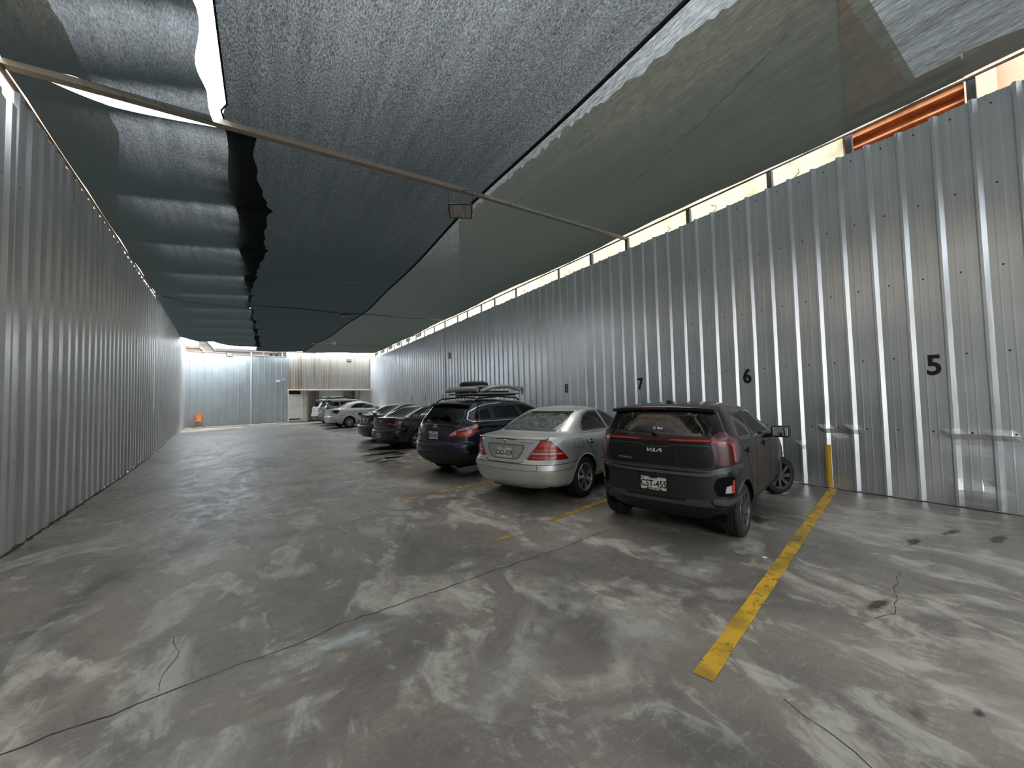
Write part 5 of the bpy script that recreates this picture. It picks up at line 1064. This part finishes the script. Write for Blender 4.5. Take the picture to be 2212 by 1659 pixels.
# foot of the sheet walls: a dark uneven line
for pts in ([(WX-.03, -6), (WX-.03, 12), (WX-.03, 34)], [(LW[0][0]+.03, -7), (LW[1][0]+.03, 6.57), (LW[2][0]+.03, 17.1), (LW[3][0]+.03, 31.9)]):
    pts2 = [(a[0]+(b[0]-a[0])*k/60, a[1]+(b[1]-a[1])*k/60) for a, b in zip(pts, pts[1:]) for k in range(60)]
    floor_ribbon('wall_foot_line', pts2, .07, mat('wall_foot_dark', (.035, .028, .022), rough=.95), .012, .003)
def blotch(name, pts, m, label=None, cat=None, z=.003, st=.1, par=None):
    Vv, Ff = tess(pts, st); o = mesh(name, [(x, y, fz(y)+z) for x, y in Vv], Ff, m, par)
    return tag(o, label, cat) if label else o
def soft(name, col, sc=6, thr=.45, w=.12, rough=.6, edge=None, mx_=1.):
    """a stain whose ragged outline comes from noise; edge=(cx, cy, rx, ry) fades it out at its rim"""
    m = bpy.data.materials.new(name); m.use_nodes = True; nt = m.node_tree; b = nt.nodes['Principled BSDF']; L = nt.links.new; b.inputs['Base Color'].default_value = (*col, 1); b.inputs['Roughness'].default_value = rough
    tc = nd(nt, 'ShaderNodeTexCoord'); n = nd(nt, 'ShaderNodeTexNoise'); n.inputs['Scale'].default_value = sc; n.inputs['Detail'].default_value = 8; n.inputs['Roughness'].default_value = .7; L(tc.outputs['Object'], n.inputs['Vector'])
    cx, cy, rx, ry, an = edge; mp = nd(nt, 'ShaderNodeMapping'); mp.vector_type = 'TEXTURE'; mp.inputs['Location'].default_value = (cx, cy, 0); mp.inputs['Rotation'].default_value = (0, 0, an); mp.inputs['Scale'].default_value = (rx, ry, 1000); L(tc.outputs['Object'], mp.inputs[0])
    ln = nd(nt, 'ShaderNodeVectorMath', operation='LENGTH'); L(mp.outputs[0], ln.inputs[0])
    s = nd(nt, 'ShaderNodeMath', operation='SUBTRACT'); s.inputs[0].default_value = 1.0; L(ln.outputs['Value'], s.inputs[1])
    a = nd(nt, 'ShaderNodeMath', operation='MULTIPLY_ADD'); L(n.outputs[0], a.inputs[0]); a.inputs[1].default_value = 2.2; L(s.outputs[0], a.inputs[2])
    r = nd(nt, 'ShaderNodeMapRange'); r.inputs[1].default_value = thr+.90; r.inputs[2].default_value = thr+.90+w*1.6; r.inputs[4].default_value = mx_; L(a.outputs[0], r.inputs[0]); L(r.outputs[0], b.inputs['Alpha']); return m
def stain(cx, cy, rx, ry, an, col, name='stain', rough=.6, sc=6, thr=.3, w=.15):
    pts = [(cx+1.3*(rx*math.cos(t)*math.cos(an)-ry*math.sin(t)*math.sin(an)), cy+1.3*(rx*math.cos(t)*math.sin(an)+ry*math.sin(t)*math.cos(an))) for t in np.linspace(0, 2*PI, 28)[:-1]]
    stain.k += 1
    return blotch(name, pts, soft('%s_%d' % (name, stain.k), col, sc, thr, w, rough, (cx, cy, rx, ry, an), {'cement_patch': .7, 'rust_stain': .6, 'oil_stain': .85}.get(name, 1.)), z=.0012+.00006*stain.k, st=.5, par=floor)
stain.k = 0
stain(.42, 2.78, .62, .15, .06, (.50, .54, .52), 'cement_patch', .8, 8, .35, .5)
for (a_, b_, c_, d_, e2, th) in ((2.15, 1.75, .42, .40, .2, .3), (1.2, 1.9, .75, .30, .5, .45), (3.3, 2.0, .5, .22, .1, .45), (-.3, 2.1, .40, .5, .6, .4), (1.6, 3.35, .35, .13, .2, .4), (2.9, 3.3, .6, .2, .2, .4), (1.3, 5.3, .7, .35, .2, .45)): stain(a_, b_, c_, d_, e2, (.46, .44, .39), 'cement_patch', .5, 7, th, .5)
stain(3.77, .94, .16, .05, -.2, (.06, .04, .03), 'oil_stain', .3, 9, .3, .5); stain(2.65, .54, .09, .04, .2, (.13, .07, .045), 'rust_stain', .6, 12, .3, .6); stain(6.27, .93, .22, .05, -.2, (.04, .035, .035), 'oil_stain', .3, 9, .3, .5); stain(6.35, .62, .30, .06, -.1, (.04, .035, .035), 'oil_stain', .3, 9, .3, .5); stain(5.6, 1.1, .2, .05, 0, (.05, .045, .04), 'oil_stain', .3, 9, .3, .5); stain(2.88, .38, .05, .03, 0, (.05, .04, .05), 'oil_stain', .3, 12, .3, .5)
stain(5.1, 2.35, .35, .12, .3, (.05, .045, .04), 'oil_stain', .35, 8, .35, .6)
WET = (.006, .006, .006)
for (cx, cy, rx, ry, lab) in ((2.95, 10.9, .42, .16, 'a'), (3.35, 11.5, .25, .12, ''), (3.05, 11.9, .5, .2, ''), (2.4, 10.6, .2, .08, ''), (2.75, 10.35, .25, .07, ''), (3.7, 13.2, .7, .35, ''), (3.9, 18.8, .7, .25, ''), (3.3, 22.4, .8, .2, ''), (3.5, 25.6, .9, .25, '')): stain(cx, cy, rx, ry, .1, WET, 'oil_stain', .25, 3, .12, .06)
for (cx, cy, rx, ry) in ((3.41, 15.84, .16, .16), (2.06, 10.63, .14, .08), (2.5, 12.3, .2, .12), (2.75, 10.9, .06, .05)): stain(cx, cy, rx, ry, 0, (.6, .6, .58), 'pale_stain', .5, 8, .1, .05)
mb = MB(); mb.lathe([(0, .001), (.002, .022), (.006, .020), (.006, .001)], 12, 'z', (3.98, 1.79, .001)); thing(mb, 'litter', WHT, 'tiny white scrap lying on the floor left of the long yellow line', 'litter')
# ---- neighbouring buildings seen through the gaps
def block(par, x0, x1, y0, y1, prof, m, name='wall'):
    """a wall block whose top edge follows prof: (y, z) pairs from y0 to y1"""
    n = len(prof); V = [(x, y, z) for x in (x0, x1) for y, z in ([(y0, 0)]+list(prof)+[(y1, 0)])]; k = n+2
    F = [tuple(range(k)), tuple(range(2*k-1, k-1, -1))]+[(i, k+i, k+(i+1) % k, (i+1) % k) for i in range(k)]
    mb = MB(); mb.add(V, F); return mb.build(name, m, par)
def jag(pts, amp, st=.3):
    out = []
    for (a, b) in zip(pts, pts[1:]):
        n = max(1, int(math.dist(a, b)/st))
        for k in range(n): out.append((a[0]+(b[0]-a[0])*k/n, a[1]+(b[1]-a[1])*k/n+rng.uniform(-amp, amp)))
    return out+[pts[-1]]
bR = empty('building', (8.6, 0, 0)); tag(bR, 'cream rendered building standing right behind the right corrugated wall', 'building')
block(bR, 0, 6, 2.25, 18.0, jag([(2.25, 9.9), (5, 10.25), (9, 10.7), (14, 10.9), (18.0, 11.1)], .09, .16), mat('cream_cracked', (.38, .335, .225), rough=.9, noise=((2.5, 2.5, 2.5), (.27, .22, .14), .50, .68)))
for (yy, zz) in ((2.9, 5.3), (4.6, 5.35), (7.0, 5.3), (9.5, 5.35), (5.7, 5.3), (12.2, 5.35)):
    ck = MB(); ck.tube([Vector((-.004, yy+rng.uniform(-.12, .12), zz+k*.07)) for k in range(9)], .006, 4); ck.build('wall_crack', CRK, bR)
bO = empty('building', (8.75, 0, 0)); tag(bO, 'orange ornate facade with carved cornice above the right wall, at the picture edge', 'building')
ORG = mat('orange_stone', (.50, .21, .08), rough=.8, noise=((5, 5, 5), (.32, .10, .035), .45, .65)); block(bO, 0, 5, .86, 2.24, jag([(.86, 6.35), (1.44, 6.45), (1.46, 6.6), (1.6, 7.1), (1.8, 7.6), (2.06, 8.4), (2.24, 9.0)], .05, .12), ORG)
mb = MB()
for (z0, z1, d) in ((6.24, 6.32, .42), (6.14, 6.24, .30), (6.08, 6.14, .38), (5.94, 6.02, .22), (5.80, 5.83, .12)): mb.box(-d, 0, .84, 2.2, z0, z1)
for k in range(17): mb.box(-.30, -.2, .86+k*.078, .90+k*.078, 6.02, 6.08, bev=.005)
mb.build('cornice', ORG, bO)
for k in range(6):
    mb = MB(); yy = .98+k*.22; mb.tube([(-.015, yy+.05*t*math.cos(t*1.6), 5.62+.05*t*math.sin(t*1.6)) for t in np.linspace(.3, 2.0, 22)], .014, 6); mb.build('scroll_carving', mat('orange_stone_dark', (.36, .13, .04), rough=.8), bO, True)
bP = empty('building', (8.6, 0, 0)); tag(bP, 'peach rendered building wall at the upper right corner', 'building')
block(bP, 0, 5, -9, .84, jag([(-9, 6.2), (0, 6.38), (.3, 6.4), (.84, 6.5)], .04, .25), mat('peach_wall', (.56, .31, .21), rough=.9, noise=((1, 1, 1), (.50, .27, .17), .45, .6))); mb = MB(); mb.box(-.12, 0, .55, .84, 0, 6.35); mb.build('pilaster', mat('peach_wall2', (.50, .29, .20), rough=.9), bP)
bF = empty('building', (8.6, 30, 0)); tag(bF, 'yellowish building far along behind the right wall, near the back corner', 'building')
mb = MB(); mb.box(0, 5, -7, 9, 0, 9); mb.build('wall', mat('yellow_render', (.52, .45, .28), rough=.9), bF)
for k in range(6): mb = MB(); mb.box(-.05, .0, -6+k*2.3, -5.2+k*2.3, 5.9, 6.5); mb.build('window', DARK, bF)
bL = empty('building', (-3.9, 0, 0)); tag(bL, 'cream rough-rendered building standing behind the left corrugated wall', 'building')
block(bL, -4, 0, -8, 16.5, jag([(-8, 10.3), (16.5, 10.3)], .08, .5), mat('cream_rough', (.46, .38, .27), rough=.95, noise=((3, 3, 3), (.28, .20, .13), .48, .66), bump=(12, .5)))
stf = MB(); stf.box(-20, 24, -27, -26, 0, 8.5); o = stf.build('wall_front_unseen', mat('added_street_facade', (.44, .42, .37), rough=.9, noise=((.6, .6, .6), (.36, .34, .3), .45, .6))); tag(o, kind='structure')  # unseen facade across the street, added to dim the sky reflected in the cars
# terrace with a lattice balustrade beyond the left wall, seen over the gate
tr = empty('terrace', (-5.6, 34.0, 0)); tag(tr, 'beige terrace with lattice balustrade over the back gate wall, at its left end', 'building')
BEI = mat('beige_terrace', (.24, .19, .135), rough=.85, noise=((3, 3, 3), (.18, .14, .10), .45, .6)); LAT = mat('lattice_grey', (.12, .11, .10), rough=.8)
mb = MB(); mb.box(-1.5, 1.7, -.1, 9, 0, 5.62); mb.box(-1.5, 1.8, -.2, 9, 5.62, 5.75); mb.build('wall', BEI, tr)
mb = MB()
for k in range(24):
    y = -.1+k*.36
    for (a, b) in ((0, .30), (.30, 0)): mb.beam((1.72, y+a, 5.75), (1.72, y+b, 6.55), .05, .06)
    mb.lathe([(5.75, .05), (5.9, .03), (6.1, .06), (6.3, .03), (6.55, .05)], 6, 'z', (1.72, y+.16, 0))
mb.build('balustrade', LAT, tr); mb = MB(); mb.box(1.6, 1.84, -.3, 9, 6.55, 6.66); mb.build('handrail', mat('lilac_grey', (.17, .15, .17), rough=.7), tr)
# skyline behind the gate
sk = empty('house', (-1.0, 48, 0)); tag(sk, 'low distant house with a grey roof behind the back gate wall', 'house')
mb = MB(); mb.box(-6, 5.5, 0, 5, 0, 7.1); mb.build('wall', mat('far_wall', (.20, .18, .165), rough=.9), sk); mb = MB(); mb.box(-6.3, 5.8, -.4, 5.3, 7.1, 7.35); mb.build('roof', mat('far_roof', (.10, .085, .08), rough=.9), sk)
for k in range(7): mb = MB(); mb.box(1.4+k*.5, 1.65+k*.5, -.06, 0, 6.6, 7.0); mb.build('window', DARK, sk)
tt = MB(); P_ = Vector((-.15, 46, 7.0)); tt.beam(P_+Vector((-.9, 0, 0)), P_+Vector((0, 0, 1.0)), .09, .09); tt.beam(P_+Vector((.9, 0, 0)), P_+Vector((0, 0, 1.0)), .09, .09); tt.beam(P_, P_+Vector((0, 0, 1.0)), .06, .06); tt.beam(P_+Vector((-.45, 0, .1)), P_+Vector((0, 0, .6)), .05, .05); tt.beam(P_+Vector((-1.2, 0, 0)), P_+Vector((1.2, 0, 0)), .09, .09); tt.beam(P_+Vector((0, 0, -.1)), P_+Vector((0, 0, -7.0)), .12, .12)
thing(tt, 'roof_truss', mat('truss_grey', (.10, .09, .085), rough=.7), 'small open triangular roof frame on the skyline above the gate', 'roof frame')
dd = MB(); dd.lathe([(0, .05), (.05, .5), (.22, .85), (.30, .90), (.26, .84), (.10, .4)], 18, 'z', (1.5, 46.5, 7.2)); dd.tube([(1.5, 46.5, 0), (1.5, 46.5, 7.25)], .08, 8)
thing(dd, 'roof_basin', mat('dish_grey', (.17, .17, .16), rough=.6), 'pale round bowl-shaped object on the skyline right of the triangular frame', 'bowl', smooth=True)
for k, (z0, z1) in enumerate(((5.9, 5.85), (5.8, 5.6))): wire([(-4.3, 33.5, z0), (-1.5, 33.8, z0-.15), (1.8, 34.2, z1)], .012, 'slack dark cable across the sky above the gate wall, %s one' % ('upper', 'lower')[k], BLK)
# ---- orange plastic chair
chr_ = empty('plastic_chair', (-3.60, 31.75, fz(31.7)), math.radians(8)); tag(chr_, 'orange plastic garden chair standing against the back gate wall', 'chair')
ORC = mat('orange_plastic', (.95, .36, .13), rough=.4)
mb = MB(); mb.box(-.23, .23, -.22, .22, .41, .44, bev=.015); mb.build('seat', ORC, chr_, True)
mb = MB(); arc = [(-.24, .20, .43), (-.25, .24, .62), (-.22, .27, .80), (-.12, .28, .87), (.12, .28, .87), (.22, .27, .80), (.25, .24, .62), (.24, .20, .43)]; mb.tube(arc, .022, 8); mb.add([(-.11, .20, .44), (.11, .20, .44), (.15, .275, .86), (-.15, .275, .86), (-.11, .22, .44), (.11, .22, .44), (.15, .295, .86), (-.15, .295, .86)], [(0, 1, 2, 3), (7, 6, 5, 4), (0, 4, 5, 1), (1, 5, 6, 2), (2, 6, 7, 3), (3, 7, 4, 0)]); mb.build('backrest', ORC, chr_, True)
for sx in (-1, 1):
    mb = MB(); mb.tube([(sx*.25, .22, .62), (sx*.27, .0, .64), (sx*.26, -.20, .62), (sx*.25, -.23, .43)], .020, 8); mb.build('armrest', ORC, chr_, True)
    for sy in (-1, 1): mb = MB(); mb.tube([(sx*.21, sy*.19, .42), (sx*.26, sy*.24, .0)], [.030, .022], 8); mb.build('leg', ORC, chr_, True)
# ---- the cars
k_, ks = build_car(KIA, (4.23, 2.91), 76.5, 0); detail_kia(k_, ks)
m_, ms_ = build_car(MERC, (4.018, 5.266), 74.1, 0); detail_merc(m_, ms_)
q_, qs = build_car(QASH, (3.77, 7.69), 74.5, 0); detail_qash(q_, qs)
r_, rs = build_car(RIO, (4.08, 13.19), 76, fz(13)); detail_rio(r_, rs)
t_, ts_ = build_car(TOY, (4.1, 15.75), 76, fz(15.75)); detail_toy(t_, ts_)
w_c, ws = build_car(WSED, (3.8, 23.6), 80, fz(23.6)); detail_wsed(w_c, ws)
g_c, gs = build_car(suv_spec('grey compact SUV mostly hidden behind the white sedan', 1.66, .95, P_GREY, 2.6, .33), (3.85, 27.0), 80, .2); detail_suv(g_c, gs, -.06, False)
v_c, vs_ = build_car(suv_spec('white SUV with a roof rack, last of the row before the office', 1.74, 1.0, P_WHITE, 2.7, .35), (3.78, 30.0), 80, .2); detail_suv(v_c, vs_, .02, True)
# roof basket, spare tyre and bundled gear on the navy SUV: each rests on it
def on_car(root, mb):
    M = Matrix.Translation(root.location) @ Matrix.Rotation(root.rotation_euler.z, 4, 'Z'); mb.v = [tuple(M @ Vector(v)) for v in mb.v]; return mb
def bars(root, z, ys_, label, w=.62):
    mb = MB()
    for y in ys_: mb.beam((-w, y, z), (w, y, z), .05, .03)
    return thing(on_car(root, mb), 'roof_bars', BLK, label, 'roof bars')
bars(q_, 1.665, (.25, .95), 'black cross bars clamped to the navy SUV roof rails')
bk = MB(); zb = 1.70; x0, x1, y0, y1 = -.56, .56, -.10, 1.25
for z in (zb, zb+.15): bk.tube(rounded([(x0, y0), (x1, y0), (x1, y1), (x0, y1)], .15, 5) and [(x, y, z) for x, y in rounded([(x0, y0), (x1, y0), (x1, y1), (x0, y1)], .15, 5)], .018, 8, True)
for i in range(6): y = y0+.1+i*(y1-y0-.2)/5; bk.tube([(x0, y, zb), (x1, y, zb)], .009, 6)
for (x, y) in ((x0, y0+.3), (x0, y1-.3), (x1, y0+.3), (x1, y1-.3), (x0+.3, y0), (x1-.3, y0), (x0+.3, y1), (x1-.3, y1)): bk.tube([(x, y, zb), (x, y, zb+.15)], .010, 6)
thing(on_car(q_, bk), 'roof_basket', mat('basket_alloy', (.50, .50, .50), met=.7, rough=.35), 'silver and black tubular roof basket on the navy SUV', 'roof basket', smooth=True)
def fair(pts, r, label):
    f = MB(); f.tube(pts, r, 10); f.v = [(x, y, zb+(z-zb)*1.0) for x, y, z in f.v]; f.tube([pts[0], tuple(Vector(pts[0])+(Vector(pts[0])-Vector(pts[1])).normalized()*.10)], [r*1.02, r*.7], 10); 
    return thing(on_car(q_, f), 'basket_fairing', mat('fairing_silver', (.52, .52, .50), met=.4, rough=.4), label, 'roof basket', smooth=True)
fair([(x0+.06, y0+.0, zb+.09), (-.2, y0-.02, zb+.10), (.2, y0-.02, zb+.10), (x1-.08, y0+.0, zb+.09)], .055, 'silver tube cover across the back of the roof basket on the navy SUV')
fair([(x1+.0, y0+.12, zb+.08), (x1+.02, y0+.35, zb+.13), (x1+.02, y0+.65, zb+.165), (x1+.02, y0+.95, zb+.15), (x1, y1-.06, zb+.08)], .04, 'silver arched cover along the near side of the roof basket on the navy SUV')
fair([(x0-.0, y0+.12, zb+.08), (x0-.02, y0+.35, zb+.12), (x0-.02, y0+.95, zb+.12), (x0, y1-.06, zb+.08)], .04, 'silver arched cover along the far side of the roof basket on the navy SUV')
gr_ = MB(); gr_.box(-.42, .30, y0+.15, y1-.15, zb+.01, zb+.072, bev=.02); thing(on_car(q_, gr_), 'cargo_bundle', BLK, 'flat black bundle lying in the roof basket under the spare tyre', 'bundle')
tyre = MB(); tyre.lathe([(1.78, .19), (1.765, .26), (1.80, .325), (1.84, .335), (1.90, .335), (1.94, .325), (1.975, .26), (1.96, .19)], 40, 'z', (-.10, .42, 0)); tyre.lathe([(1.80, .001), (1.82, .19)], 20, 'z', (-.10, .42, 0)); tyre.v = [(x, y-.08, z+.01) for x, y, z in tyre.v]
thing(on_car(q_, tyre), 'spare_tyre', RUB, 'spare tyre lying flat in the roof basket of the navy SUV', 'tyre', smooth=True)
bars(v_c, 1.80, (-.05, .6), 'grey cross bars on the white SUV roof', .6)
mb = MB(); mb.tube([(.45, -.35, 1.83), (.40, .2, 1.86), (.35, .8, 1.84)], .04, 8); mb.tube([(-.3, -.3, 1.83), (-.25, .8, 1.85)], .04, 8); mb.box(-.45, .5, -.15, .05, 1.815, 1.88, bev=.02); thing(on_car(v_c, mb), 'bike_carrier', mat('carrier_grey', (.40, .41, .42), met=.6, rough=.4), 'slim silver carrier lying on the white SUV roof rack', 'roof carrier', smooth=True)
